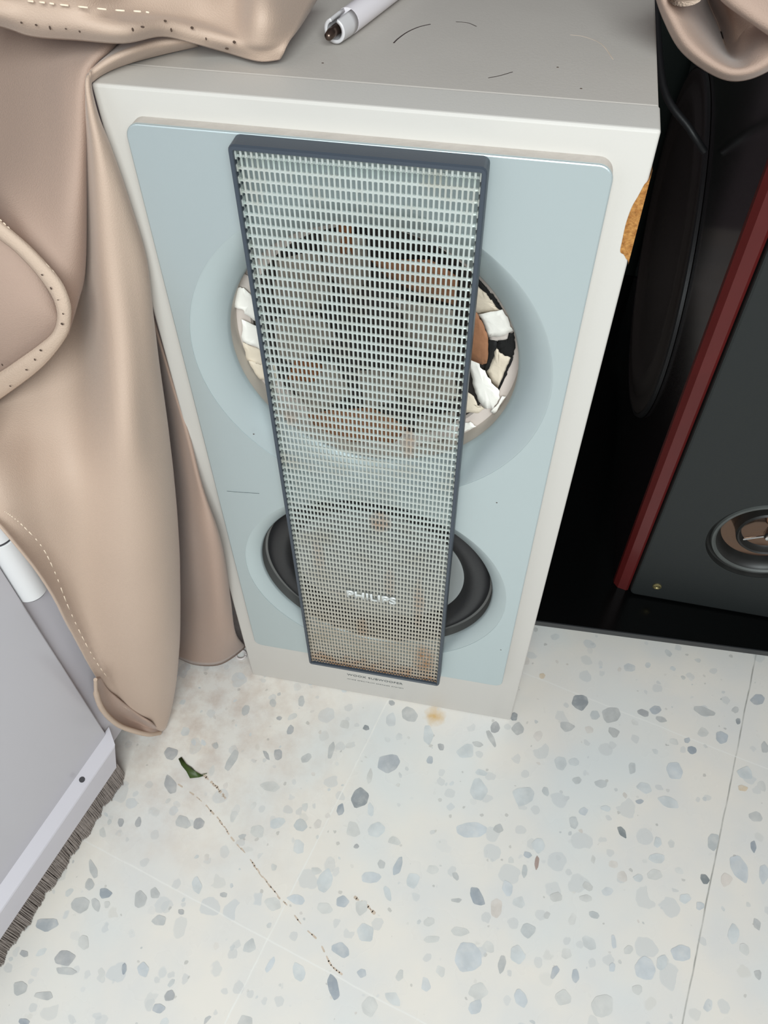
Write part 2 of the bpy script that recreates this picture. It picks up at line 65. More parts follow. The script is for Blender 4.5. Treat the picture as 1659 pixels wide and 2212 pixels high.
["l",[[0.0744,-0.1868],[0.0738,-0.1842],[0.0758,-0.1819],[0.079,-0.1803],[0.082,-0.1809],[0.0826,-0.1839],[0.0811,-0.1855],[0.0779,-0.1876]]],
["l",[[0.0989,-0.1832],[0.1079,-0.1829],[0.1113,-0.1855],[0.1047,-0.1894],[0.0989,-0.1897],[0.0958,-0.1868]]],
["l2",[[0.0442,-0.1685],[0.0457,-0.1729],[0.0454,-0.175],[0.0424,-0.1742],[0.0401,-0.1719],[0.0375,-0.1662],[0.0387,-0.1641],[0.0425,-0.1655]]],
["l2",[[0.0656,-0.152],[0.0646,-0.1578],[0.0621,-0.1622],[0.0562,-0.1606],[0.0549,-0.1564],[0.0562,-0.1508],[0.0624,-0.1499]]],
["l",[[0.0013,-0.1903],[-0.0005,-0.1929],[-0.0068,-0.1948],[-0.0118,-0.1917],[-0.0115,-0.1872],[-0.0036,-0.1858]]],
["m",[[-0.1165,-0.0404],[-0.1199,-0.0432],[-0.1225,-0.0415],[-0.1239,-0.0368],[-0.1224,-0.0327],[-0.1185,-0.0321],[-0.1165,-0.0349]]],
["m",[[-0.0967,-0.0294],[-0.0999,-0.0266],[-0.1004,-0.0233],[-0.0982,-0.021],[-0.0953,-0.0222],[-0.0936,-0.0247],[-0.094,-0.0291]]],
["m",[[-0.0724,-0.0233],[-0.0743,-0.0171],[-0.0734,-0.0132],[-0.0706,-0.0125],[-0.0675,-0.0187],[-0.0684,-0.0238]]],
["m",[[-0.1395,-0.0762],[-0.1381,-0.0738],[-0.1365,-0.0726],[-0.1341,-0.075],[-0.1333,-0.0774],[-0.1352,-0.0793],[-0.1383,-0.0782]]],
["l",[[-0.0214,-0.0312],[-0.0209,-0.0371],[-0.0271,-0.0371],[-0.0297,-0.036],[-0.0291,-0.0299],[-0.0242,-0.0286]]],
["l",[[-0.0453,-0.1126],[-0.0407,-0.1107],[-0.0394,-0.1146],[-0.0404,-0.1187],[-0.0438,-0.1171]]],
["d",[[-0.0854,-0.0411],[-0.0867,-0.0411],[-0.0888,-0.0406],[-0.0896,-0.039],[-0.088,-0.0372],[-0.0866,-0.0368],[-0.0844,-0.0376],[-0.0843,-0.0395]]],
["l",[[-0.0761,-0.1477],[-0.0822,-0.145],[-0.0827,-0.1395],[-0.0758,-0.1367],[-0.0715,-0.1391],[-0.0707,-0.1464]]],
["k",[[0.1841,0.0236],[0.1795,0.0276],[0.1816,0.037],[0.1895,0.039],[0.1938,0.0374],[0.1954,0.0312],[0.19,0.022]]],
["m2",[[0.1987,0.0242],[0.2039,0.0252],[0.2066,0.0199],[0.2033,0.0159],[0.1989,0.0154],[0.197,0.0195]]],
["m",[[0.2076,0.0255],[0.2143,0.0308],[0.2227,0.0319],[0.2254,0.0254],[0.2222,0.0184],[0.213,0.0141],[0.2096,0.0178]]],
["k",[[0.1234,0.0052],[0.1274,0.0091],[0.131,0.0076],[0.1306,0.0009],[0.126,-0.0]]],
["m",[[0.126,-0.0083],[0.1293,-0.0025],[0.1329,0.0004],[0.1381,-0.0054],[0.1375,-0.0101],[0.1319,-0.0139]]],
["m",[[0.1704,0.0071],[0.1771,0.0086],[0.1846,0.0056],[0.1806,0.0004],[0.1754,-0.0021],[0.1708,0.002]]],
["m",[[0.2199,0.0107],[0.2249,0.0084],[0.2219,0.0018],[0.2186,0.001],[0.2142,0.0059],[0.2147,0.0107]]],
["d",[[0.2505,0.0287],[0.247,0.0271],[0.2408,0.0295],[0.2401,0.0323],[0.2443,0.0352],[0.2507,0.0335]]],
["d2",[[0.2627,0.0374],[0.2599,0.0337],[0.2565,0.0315],[0.2537,0.0319],[0.2512,0.0358],[0.2537,0.0386],[0.2563,0.0408],[0.2609,0.0409]]],
["m",[[0.2603,0.0246],[0.2571,0.027],[0.2574,0.03],[0.2629,0.0307],[0.2656,0.0296],[0.2676,0.0268],[0.2629,0.0247]]],
["m",[[0.3002,0.0487],[0.312,0.0444],[0.3105,0.0409],[0.2995,0.0382],[0.2919,0.0432],[0.2925,0.0471]]],
["m",[[0.3322,0.0486],[0.3295,0.0469],[0.3284,0.0479],[0.3263,0.0488],[0.3275,0.0515],[0.3301,0.0542],[0.3329,0.054],[0.3333,0.0513]]],
["k",[[0.3338,0.0425],[0.3339,0.039],[0.3332,0.0371],[0.3309,0.0359],[0.3298,0.0377],[0.3297,0.0407],[0.3313,0.0425]]],
["b2",[[0.3159,0.0266],[0.3221,0.0238],[0.32,0.0164],[0.3144,0.0132],[0.3107,0.0169],[0.3112,0.0243]]],
["k2",[[0.2922,0.0006],[0.2891,-0.0014],[0.287,-0.0013],[0.2846,0.0012],[0.2851,0.0049],[0.2885,0.0065],[0.292,0.0057],[0.293,0.0034]]],
["b2",[[0.2869,0.0147],[0.2877,0.0116],[0.2856,0.0086],[0.2826,0.0086],[0.282,0.0123]]],
["l",[[0.2975,0.0169],[0.2942,0.0191],[0.2956,0.0229],[0.2986,0.0271],[0.3022,0.026],[0.3048,0.0224],[0.3021,0.0185]]],
["d2",[[0.3477,0.0679],[0.35,0.0709],[0.3556,0.0718],[0.3584,0.0684],[0.3558,0.0621],[0.3505,0.0596],[0.3474,0.0598],[0.344,0.0634]]],
["m",[[0.3536,0.0246],[0.3571,0.019],[0.3554,0.0131],[0.3506,0.0123],[0.3504,0.0197]]],
["l2",[[0.1701,-0.0385],[0.167,-0.0309],[0.1704,-0.0266],[0.1766,-0.0266],[0.1788,-0.0324],[0.1755,-0.0392]]],
["l2",[[0.1888,-0.0309],[0.1862,-0.0327],[0.1812,-0.0327],[0.1795,-0.0293],[0.182,-0.0264],[0.1864,-0.0249],[0.1895,-0.0279]]],
["m2",[[0.1897,-0.0418],[0.1923,-0.0441],[0.1907,-0.0479],[0.1871,-0.0494],[0.1838,-0.0465],[0.1845,-0.0442]]],
["m2",[[0.2094,-0.0487],[0.2044,-0.0471],[0.2029,-0.0441],[0.2089,-0.0407],[0.2145,-0.0414],[0.2137,-0.0462]]],
["m2",[[0.2338,-0.0313],[0.2327,-0.023],[0.2344,-0.0199],[0.2386,-0.0198],[0.2388,-0.0282]]],
["l2",[[0.2532,-0.0428],[0.2474,-0.0466],[0.2388,-0.0418],[0.2432,-0.0363],[0.2504,-0.0366]]],
["b",[[0.2763,-0.0112],[0.2803,-0.0195],[0.2778,-0.0271],[0.2687,-0.0282],[0.2653,-0.0195],[0.268,-0.0135]]],
["l2",[[0.2632,-0.0447],[0.2686,-0.0448],[0.2744,-0.0476],[0.2755,-0.0536],[0.2667,-0.0549],[0.2621,-0.0535],[0.257,-0.0481]]],
["d2",[[0.2393,-0.0557],[0.2386,-0.0541],[0.2413,-0.0524],[0.2437,-0.0516],[0.246,-0.0528],[0.245,-0.0545],[0.2432,-0.056],[0.241,-0.0565]]],
["b",[[0.1923,-0.0701],[0.1952,-0.068],[0.1989,-0.0699],[0.1979,-0.0728],[0.1963,-0.0756],[0.1924,-0.0751],[0.1905,-0.0734]]],
["m2",[[0.1887,-0.0888],[0.1845,-0.0877],[0.1829,-0.0805],[0.1852,-0.0785],[0.1887,-0.0778],[0.1912,-0.0838]]],
["m2",[[0.1598,-0.0568],[0.1632,-0.0571],[0.1649,-0.0625],[0.1636,-0.065],[0.1602,-0.0638],[0.1582,-0.0611]]],
["l2",[[0.1465,-0.0753],[0.1398,-0.0788],[0.1368,-0.0746],[0.1328,-0.0666],[0.1369,-0.0627],[0.1477,-0.0594],[0.1523,-0.0635],[0.1511,-0.071]]],
["kk",[[0.2257,-0.0862],[0.2233,-0.08],[0.2268,-0.0787],[0.2305,-0.0816],[0.2315,-0.0885]]],
["m2",[[0.3076,-0.07],[0.3077,-0.0741],[0.3054,-0.0815],[0.3028,-0.0849],[0.2982,-0.0824],[0.2987,-0.0742],[0.3018,-0.07]]],
["k2",[[0.3333,-0.0763],[0.3336,-0.0712],[0.3371,-0.0688],[0.3382,-0.0747],[0.3357,-0.0802]]],
["b",[[0.3293,-0.1003],[0.3272,-0.1062],[0.3189,-0.1017],[0.3155,-0.0952],[0.3155,-0.0871],[0.3231,-0.0837],[0.3296,-0.0915]]],
["b",[[0.3395,-0.0896],[0.3439,-0.0872],[0.3468,-0.0921],[0.3447,-0.0986],[0.3403,-0.1044],[0.3381,-0.0982]]],
["kk",[[0.293,-0.1128],[0.2908,-0.1089],[0.2915,-0.1053],[0.2955,-0.1048],[0.2986,-0.1086],[0.2963,-0.1122]]],
["l2",[[0.2545,-0.1039],[0.2493,-0.1018],[0.2505,-0.0981],[0.2563,-0.0952],[0.2624,-0.0958],[0.2625,-0.0996],[0.2597,-0.1031]]],
["l",[[0.253,-0.1086],[0.2588,-0.109],[0.2608,-0.1136],[0.2554,-0.1173],[0.2489,-0.1172],[0.2481,-0.1135]]],
["l2",[[0.1617,-0.1019],[0.1646,-0.1074],[0.1635,-0.1109],[0.159,-0.1154],[0.1546,-0.111],[0.1529,-0.1077],[0.157,-0.1022]]],
["b2",[[0.149,-0.1197],[0.1473,-0.1185],[0.1479,-0.1153],[0.1503,-0.115],[0.1528,-0.1154],[0.1546,-0.1173],[0.1517,-0.1202]]],
["r",[[0.1572,-0.1191],[0.1584,-0.1163],[0.1606,-0.1186],[0.1601,-0.1254],[0.1585,-0.1287],[0.1568,-0.1241]]],
["m2",[[0.1504,-0.1261],[0.1516,-0.1292],[0.1513,-0.1335],[0.1492,-0.1369],[0.1469,-0.133],[0.1478,-0.1258]]],
["b",[[0.1395,-0.1525],[0.1366,-0.1531],[0.1323,-0.1481],[0.1329,-0.1446],[0.1338,-0.141],[0.1379,-0.142],[0.1408,-0.1438],[0.141,-0.1491]]],
["l2",[[0.2833,-0.1264],[0.2779,-0.1315],[0.2734,-0.1297],[0.2744,-0.1247],[0.2809,-0.1227]]],
["l2",[[0.3127,-0.1545],[0.3096,-0.1493],[0.3107,-0.1445],[0.3141,-0.1383],[0.3165,-0.1393],[0.319,-0.1426],[0.3188,-0.147],[0.3163,-0.1519]]],
["b",[[0.275,-0.1736],[0.2681,-0.174],[0.2653,-0.1672],[0.2733,-0.1618],[0.2808,-0.1628],[0.2805,-0.1708]]],
["b",[[0.2396,-0.1909],[0.2381,-0.1843],[0.242,-0.1782],[0.2457,-0.1754],[0.2512,-0.177],[0.2544,-0.1837],[0.2515,-0.1908],[0.2461,-0.1921]]],
["l2",[[0.2631,-0.1742],[0.2624,-0.1786],[0.2608,-0.1814],[0.2576,-0.1835],[0.2548,-0.1819],[0.2553,-0.1753],[0.2582,-0.173],[0.2615,-0.1714]]],
["b",[[0.2219,-0.1751],[0.2208,-0.173],[0.2203,-0.1657],[0.2224,-0.1651],[0.224,-0.1689],[0.2245,-0.1738]]],
["m2",[[0.1519,-0.1711],[0.1552,-0.1696],[0.1619,-0.1716],[0.1613,-0.1753],[0.1566,-0.1811],[0.1526,-0.1795],[0.1498,-0.1765]]],
["m2",[[0.2026,-0.1542],[0.2026,-0.152],[0.2054,-0.1507],[0.2094,-0.1514],[0.2109,-0.1533],[0.2095,-0.1558],[0.2068,-0.1561],[0.2042,-0.1558]]],
["l",[[0.2439,-0.2006],[0.2411,-0.2037],[0.2378,-0.2028],[0.2366,-0.2012],[0.2366,-0.1986],[0.2392,-0.1971],[0.2419,-0.1964],[0.2439,-0.1974]]],
["l2",[[0.1561,-0.1937],[0.1515,-0.2006],[0.1441,-0.1979],[0.144,-0.1898],[0.1493,-0.1863]]],
["d2",[[0.1823,-0.198],[0.1774,-0.2054],[0.1752,-0.2048],[0.1766,-0.1973],[0.1797,-0.1952]]],
["b2",[[0.1912,-0.2009],[0.1919,-0.1958],[0.1946,-0.1946],[0.1961,-0.1966],[0.1971,-0.201],[0.1945,-0.2047],[0.1924,-0.2037]]],
["o",[[0.3302,-0.0218],[0.3358,-0.0232],[0.3333,-0.0272],[0.3274,-0.0275],[0.327,-0.0234]]],
["m",[[0.3325,-0.1391],[0.3306,-0.1381],[0.3304,-0.1347],[0.3313,-0.1313],[0.3341,-0.1318],[0.3362,-0.1338],[0.3356,-0.1367],[0.3345,-0.14]]],
["m",[[0.3292,-0.1693],[0.3323,-0.1684],[0.3333,-0.17],[0.3325,-0.1741],[0.331,-0.1757],[0.3285,-0.1739],[0.3277,-0.1705]]],
["l",[[0.1969,-0.1344],[0.1967,-0.1323],[0.1985,-0.1293],[0.2013,-0.13],[0.205,-0.132],[0.2044,-0.1351],[0.2019,-0.1366]]],
["l",[[0.2092,-0.2233],[0.2061,-0.2164],[0.2097,-0.2104],[0.2173,-0.2075],[0.2221,-0.2089],[0.2222,-0.219],[0.2149,-0.2235]]],
["p",[[0.3152,-0.102],[0.317,-0.1038],[0.3142,-0.1088],[0.3092,-0.1123],[0.3072,-0.1086],[0.3076,-0.1041],[0.3106,-0.1003]]],
["l",[[0.1917,-0.2145],[0.1913,-0.2185],[0.183,-0.222],[0.1793,-0.2174],[0.1803,-0.2144],[0.1862,-0.2098]]],
["b",[[0.1511,-0.2265],[0.1491,-0.2217],[0.1509,-0.2173],[0.1529,-0.2165],[0.1576,-0.2194],[0.1599,-0.2238],[0.1575,-0.2286],[0.1545,-0.2278]]],
["l2",[[0.3293,-0.0152],[0.3265,-0.0101],[0.331,-0.0064],[0.3367,-0.0029],[0.3395,-0.0069],[0.34,-0.0102],[0.3397,-0.0146],[0.3326,-0.0159]]],
["l",[[0.3231,-0.1605],[0.3196,-0.1589],[0.3182,-0.1575],[0.3187,-0.1528],[0.3216,-0.1514],[0.3245,-0.1527],[0.3253,-0.1546],[0.3253,-0.158]]],
["b",[[0.293,-0.1281],[0.2929,-0.1311],[0.2889,-0.1339],[0.2867,-0.1333],[0.287,-0.128],[0.2902,-0.1272]]],
["l",[[0.2305,-0.1773],[0.2302,-0.1737],[0.2333,-0.1703],[0.2363,-0.1705],[0.2374,-0.1728],[0.2349,-0.1764]]],
["b",[[0.2231,-0.191],[0.2193,-0.1916],[0.2192,-0.1872],[0.2216,-0.1847],[0.2239,-0.1861]]],
["l",[[0.1716,-0.1486],[0.1712,-0.1449],[0.1773,-0.1416],[0.1807,-0.1438],[0.1807,-0.1477],[0.1742,-0.1501]]],
["l",[[0.2043,-0.1432],[0.2,-0.1453],[0.1947,-0.1443],[0.1943,-0.1419],[0.2004,-0.1391],[0.2043,-0.1406]]],
["l2",[[0.2595,-0.0823],[0.2606,-0.0872],[0.2568,-0.0911],[0.2537,-0.0894],[0.2556,-0.0816]]],
["l2",[[0.2449,-0.1183],[0.2426,-0.1214],[0.2388,-0.1213],[0.2365,-0.1186],[0.2413,-0.1148],[0.2444,-0.1157]]],
["l2",[[0.2179,-0.066],[0.2157,-0.0685],[0.2116,-0.0679],[0.209,-0.0671],[0.2095,-0.0648],[0.214,-0.0629],[0.2175,-0.0642]]],
["o",[[0.1498,0.0484],[0.1479,0.0495],[0.1479,0.0535],[0.1515,0.0549],[0.1536,0.0529],[0.1522,0.0492]]],
["d",[[-0.1805,-0.0916],[-0.1789,-0.0856],[-0.1685,-0.0866],[-0.1676,-0.0914],[-0.1701,-0.0969],[-0.1759,-0.0965]]],
["d",[[-0.1588,-0.1164],[-0.1565,-0.1239],[-0.1615,-0.1264],[-0.1697,-0.1196],[-0.1706,-0.11],[-0.1664,-0.1115]]],
["m",[[-0.1396,-0.1425],[-0.1337,-0.1485],[-0.1364,-0.1521],[-0.1463,-0.1514],[-0.1482,-0.1479],[-0.1469,-0.1421]]],
["d",[[-0.1274,-0.151],[-0.1312,-0.1501],[-0.1326,-0.1452],[-0.1317,-0.1422],[-0.1281,-0.1408],[-0.1231,-0.1435],[-0.1234,-0.148]]],
["d",[[-0.1913,-0.1568],[-0.1916,-0.161],[-0.1938,-0.1615],[-0.1967,-0.1584],[-0.197,-0.155],[-0.1935,-0.1545]]],
["d",[[-0.179,-0.1591],[-0.1815,-0.1573],[-0.182,-0.1546],[-0.1808,-0.1502],[-0.1788,-0.1507],[-0.1768,-0.154],[-0.1764,-0.1577]]],
["m",[[-0.2033,-0.2006],[-0.2074,-0.1935],[-0.2071,-0.1908],[-0.1976,-0.1978],[-0.1952,-0.2032],[-0.1976,-0.205]]],
["m",[[-0.2031,-0.2092],[-0.2022,-0.2056],[-0.1994,-0.2056],[-0.1951,-0.2091],[-0.1953,-0.212],[-0.1975,-0.2146],[-0.2018,-0.213]]],
["k2",[[-0.1894,-0.2112],[-0.1849,-0.2099],[-0.1778,-0.2124],[-0.1793,-0.216],[-0.1849,-0.2183],[-0.1879,-0.2158]]],
["m",[[-0.1568,-0.218],[-0.1598,-0.209],[-0.1565,-0.2058],[-0.149,-0.2099],[-0.1488,-0.2164],[-0.153,-0.2192]]],
["m",[[-0.1935,-0.2218],[-0.1928,-0.228],[-0.1976,-0.2324],[-0.2056,-0.23],[-0.208,-0.2263],[-0.2067,-0.2223],[-0.1997,-0.2197]]],
["m",[[-0.1833,-0.2282],[-0.1871,-0.2271],[-0.1903,-0.2248],[-0.193,-0.2205],[-0.1905,-0.2187],[-0.1864,-0.2203],[-0.1836,-0.2237]]],
["d2",[[-0.2179,-0.2501],[-0.2282,-0.2481],[-0.229,-0.2422],[-0.2144,-0.2391],[-0.2103,-0.2433]]],
["d",[[-0.2009,-0.2597],[-0.1954,-0.2587],[-0.1873,-0.2609],[-0.1887,-0.2658],[-0.1902,-0.2688],[-0.2006,-0.269],[-0.2036,-0.2658]]],
["m",[[-0.187,-0.2742],[-0.1955,-0.2751],[-0.1978,-0.2732],[-0.1989,-0.2716],[-0.1924,-0.2702],[-0.1877,-0.2693],[-0.1814,-0.2711],[-0.1843,-0.2736]]],
["d",[[-0.2269,-0.2698],[-0.2316,-0.2683],[-0.2311,-0.2653],[-0.2258,-0.2654],[-0.2241,-0.2684]]],
["m",[[-0.1395,-0.2262],[-0.1355,-0.2205],[-0.1285,-0.2212],[-0.1278,-0.2272],[-0.1349,-0.2283]]],
["m",[[-0.1456,-0.2013],[-0.1398,-0.2054],[-0.1399,-0.209],[-0.1458,-0.21],[-0.1487,-0.2044]]],
["d",[[-0.1056,-0.2682],[-0.1024,-0.2709],[-0.1024,-0.2743],[-0.1053,-0.2756],[-0.1082,-0.2762],[-0.1102,-0.2734],[-0.109,-0.2699]]],
["d2",[[-0.1158,-0.2823],[-0.1152,-0.2798],[-0.1112,-0.2786],[-0.1066,-0.28],[-0.1062,-0.2814],[-0.1087,-0.2846],[-0.1115,-0.2849],[-0.1155,-0.2841]]],
["k2",[[-0.149,-0.2624],[-0.1496,-0.2598],[-0.1484,-0.2581],[-0.1465,-0.2593],[-0.1448,-0.2628],[-0.1455,-0.2658],[-0.1468,-0.2659]]],
["b",[[-0.128,-0.2579],[-0.1282,-0.2645],[-0.1342,-0.2637],[-0.1379,-0.2591],[-0.1345,-0.2542]]],
["l",[[-0.1772,-0.2239],[-0.1795,-0.2243],[-0.182,-0.2201],[-0.1787,-0.2188],[-0.1764,-0.2206]]],
["k2",[[-0.2023,-0.3083],[-0.2027,-0.3115],[-0.2062,-0.3122],[-0.2106,-0.3104],[-0.2108,-0.3082],[-0.2061,-0.3072]]],
["m",[[-0.2017,-0.2933],[-0.2071,-0.2929],[-0.2067,-0.2903],[-0.2029,-0.289],[-0.1962,-0.2873],[-0.1943,-0.2887],[-0.1924,-0.2907],[-0.1955,-0.2932]]],
["m",[[-0.2226,-0.294],[-0.2264,-0.2875],[-0.2208,-0.285],[-0.2152,-0.2866],[-0.2143,-0.2914],[-0.2195,-0.295]]],
["l2",[[-0.1086,-0.1999],[-0.114,-0.198],[-0.1174,-0.1925],[-0.1166,-0.1883],[-0.1148,-0.1866],[-0.108,-0.1931],[-0.1082,-0.1975]]],
["d",[[-0.1201,-0.2163],[-0.121,-0.2139],[-0.1176,-0.2131],[-0.116,-0.214],[-0.1155,-0.2165],[-0.1181,-0.2172]]],
["l",[[-0.1845,-0.2464],[-0.1824,-0.2494],[-0.1802,-0.2536],[-0.1834,-0.2561],[-0.1893,-0.2536],[-0.1907,-0.2491],[-0.1887,-0.2461]]]],"scraps":[["cream",[[0.0512,0.0192,0.4523],[0.056,0.0174,0.4532],[0.0596,0.0167,0.451],[0.0621,0.0169,0.447],[0.0645,0.0162,0.4463],[0.0667,0.0163,0.4419],[0.069,0.0155,0.4415],[0.0569,0.0223,0.4319],[0.0522,0.0247,0.4292]]],
["grey",[[0.0633,0.0215,0.4183],[0.0746,0.0156,0.4274],[0.0748,0.016,0.4226],[0.0688,0.0191,0.4178],[0.0644,0.0211,0.4168]]],
["white",[[0.0566,0.0195,0.4339],[0.0697,0.013,0.4435],[0.0738,0.013,0.437],[0.0769,0.013,0.4308],[0.0704,0.0153,0.4245],[0.0635,0.0188,0.4199],[0.0599,0.0191,0.4288]]],
["cream",[[0.0691,0.0192,0.4145],[0.0714,0.0183,0.4108],[0.0779,0.0155,0.4105],[0.0764,0.0162,0.4019],[0.0748,0.0166,0.3938],[0.0733,0.0165,0.3854],[0.0678,0.0192,0.3885],[0.0649,0.0209,0.3936],[0.0676,0.0202,0.4045]]],
["brown",[[0.0523,0.0197,0.4362],[0.0567,0.0183,0.4348],[0.0599,0.0179,0.4297],[0.0635,0.0176,0.4208],[0.0642,0.0178,0.4161],[0.0645,0.0181,0.4021],[0.0614,0.0194,0.3999],[0.0521,0.0235,0.4]]],
["white",[[0.052,0.0237,0.4018],[0.0593,0.0204,0.4025],[0.0601,0.0198,0.3969],[0.0638,0.0181,0.3964],[0.0685,0.0155,0.3899],[0.0738,0.0129,0.3866],[0.0745,0.012,0.3823],[0.0715,0.012,0.3738],[0.0676,0.0132,0.3714],[0.0625,0.0158,0.3742],[0.0592,0.0183,0.3807],[0.0565,0.0206,0.3887]]],
["cream",[[0.0513,0.0228,0.3768],[0.059,0.0192,0.3746],[0.0623,0.0168,0.3692],[0.0669,0.0153,0.3707],[0.0628,0.0156,0.3649],[0.053,0.0182,0.3614]]],
["white",[[0.076,0.0135,0.3832],[0.0778,0.0135,0.3829],[0.0747,0.0135,0.3744],[0.0723,0.0135,0.3682],[0.0702,0.0135,0.3695],[0.0744,0.0135,0.377]]],
["white",[[0.0538,0.0155,0.3549],[0.0588,0.0147,0.358],[0.0628,0.0135,0.3556],[0.0564,0.0135,0.3501],[0.054,0.0135,0.3482]]],
["grey",[[-0.0734,0.0152,0.4466],[-0.0684,0.0152,0.4445],[-0.07,0.0168,0.4307],[-0.0733,0.0152,0.4365],[-0.0781,0.0152,0.4373]]],
["white",[[-0.0777,0.013,0.4384],[-0.0735,0.013,0.4385],[-0.0701,0.0141,0.433],[-0.0655,0.017,0.4273],[-0.0676,0.0175,0.4117],[-0.0704,0.0162,0.4139],[-0.0758,0.0133,0.4207],[-0.0758,0.013,0.4234],[-0.0813,0.013,0.4246]]],
["white",[[-0.078,0.013,0.4167],[-0.0705,0.0163,0.4102],[-0.0652,0.0187,0.406],[-0.0659,0.0177,0.3908],[-0.0697,0.0163,0.393],[-0.0765,0.0135,0.3984],[-0.0798,0.013,0.4005]]],
["cream",[[-0.0805,0.015,0.3983],[-0.0704,0.0178,0.3911],[-0.0666,0.0193,0.3894],[-0.0665,0.018,0.3794],[-0.0704,0.0166,0.3811],[-0.0743,0.0152,0.3825],[-0.0799,0.015,0.3843]]],
["cream",[[-0.0786,0.014,0.3848],[-0.0689,0.0164,0.3815],[-0.063,0.0185,0.3796],[-0.0636,0.0159,0.3674],[-0.0684,0.0145,0.3701],[-0.0732,0.014,0.3709],[-0.0761,0.014,0.3767]]],
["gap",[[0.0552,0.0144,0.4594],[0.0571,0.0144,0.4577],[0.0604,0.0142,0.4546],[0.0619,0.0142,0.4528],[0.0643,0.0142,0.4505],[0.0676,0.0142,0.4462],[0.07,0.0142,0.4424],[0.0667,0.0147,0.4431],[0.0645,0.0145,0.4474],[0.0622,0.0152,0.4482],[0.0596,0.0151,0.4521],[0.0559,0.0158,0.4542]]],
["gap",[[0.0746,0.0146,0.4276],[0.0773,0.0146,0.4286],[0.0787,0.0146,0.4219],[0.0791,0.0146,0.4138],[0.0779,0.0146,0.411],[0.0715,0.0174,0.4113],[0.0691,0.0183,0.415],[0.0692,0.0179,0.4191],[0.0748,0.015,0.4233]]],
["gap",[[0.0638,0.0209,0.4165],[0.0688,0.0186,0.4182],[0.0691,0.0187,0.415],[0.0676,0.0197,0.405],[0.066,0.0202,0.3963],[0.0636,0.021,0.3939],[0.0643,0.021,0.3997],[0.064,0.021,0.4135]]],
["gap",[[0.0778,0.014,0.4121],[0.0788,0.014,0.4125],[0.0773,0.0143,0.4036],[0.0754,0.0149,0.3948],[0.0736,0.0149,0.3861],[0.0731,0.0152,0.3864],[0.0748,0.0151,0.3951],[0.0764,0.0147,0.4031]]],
["brown",[[-0.0036,0.0244,0.4575],[0.0297,0.0176,0.4658],[0.0447,0.0173,0.4569],[0.0439,0.0244,0.4343],[0.0262,0.0307,0.4335],[0.0051,0.031,0.4427]]],
["cream",[[-0.0253,0.0146,0.4774],[-0.004,0.0165,0.4773],[-0.0059,0.0332,0.4398],[-0.0181,0.0377,0.4228],[-0.0306,0.0268,0.444]]],
["cream",[[-0.0527,0.0163,0.4568],[-0.0303,0.0203,0.4625],[-0.0283,0.0343,0.4238],[-0.0501,0.0271,0.4065],[-0.0598,0.0206,0.4293]]],
["rust",[[-0.0173,0.013,0.4844],[-0.0102,0.013,0.4839],[-0.0125,0.0242,0.4566],[-0.0194,0.0218,0.4601]]],
["white",[[-0.0619,0.0211,0.4127],[-0.0369,0.0322,0.4112],[-0.0275,0.0356,0.3929],[-0.0516,0.0229,0.3779],[-0.0618,0.02,0.386]]],
["cream",[[0.006,0.0399,0.4244],[0.0425,0.0271,0.429],[0.0455,0.0285,0.399],[0.0207,0.0379,0.3912],[0.002,0.0464,0.3993]]],
["cream",[[-0.0571,0.0184,0.3697],[-0.03,0.0306,0.3786],[-0.018,0.0259,0.3581],[-0.0406,0.0156,0.3437]]],
["rust",[[-0.0511,0.0234,0.3849],[-0.0353,0.0277,0.3765],[-0.038,0.0232,0.3648],[-0.057,0.018,0.37]]],
["white",[[0.0096,0.0369,0.3796],[0.0451,0.0271,0.3861],[0.0482,0.022,0.369],[0.0239,0.0242,0.3551],[0.0049,0.031,0.3652]]],
["brown",[[-0.0466,0.0159,0.3463],[-0.0059,0.0245,0.3496],[0.019,0.02,0.342],[0.0109,0.015,0.3288],[-0.0355,0.0145,0.3246]]],
["cream",[[-0.016,0.0325,0.3719],[0.0042,0.0346,0.3732],[0.0118,0.026,0.3552],[-0.0088,0.0238,0.3497]]],
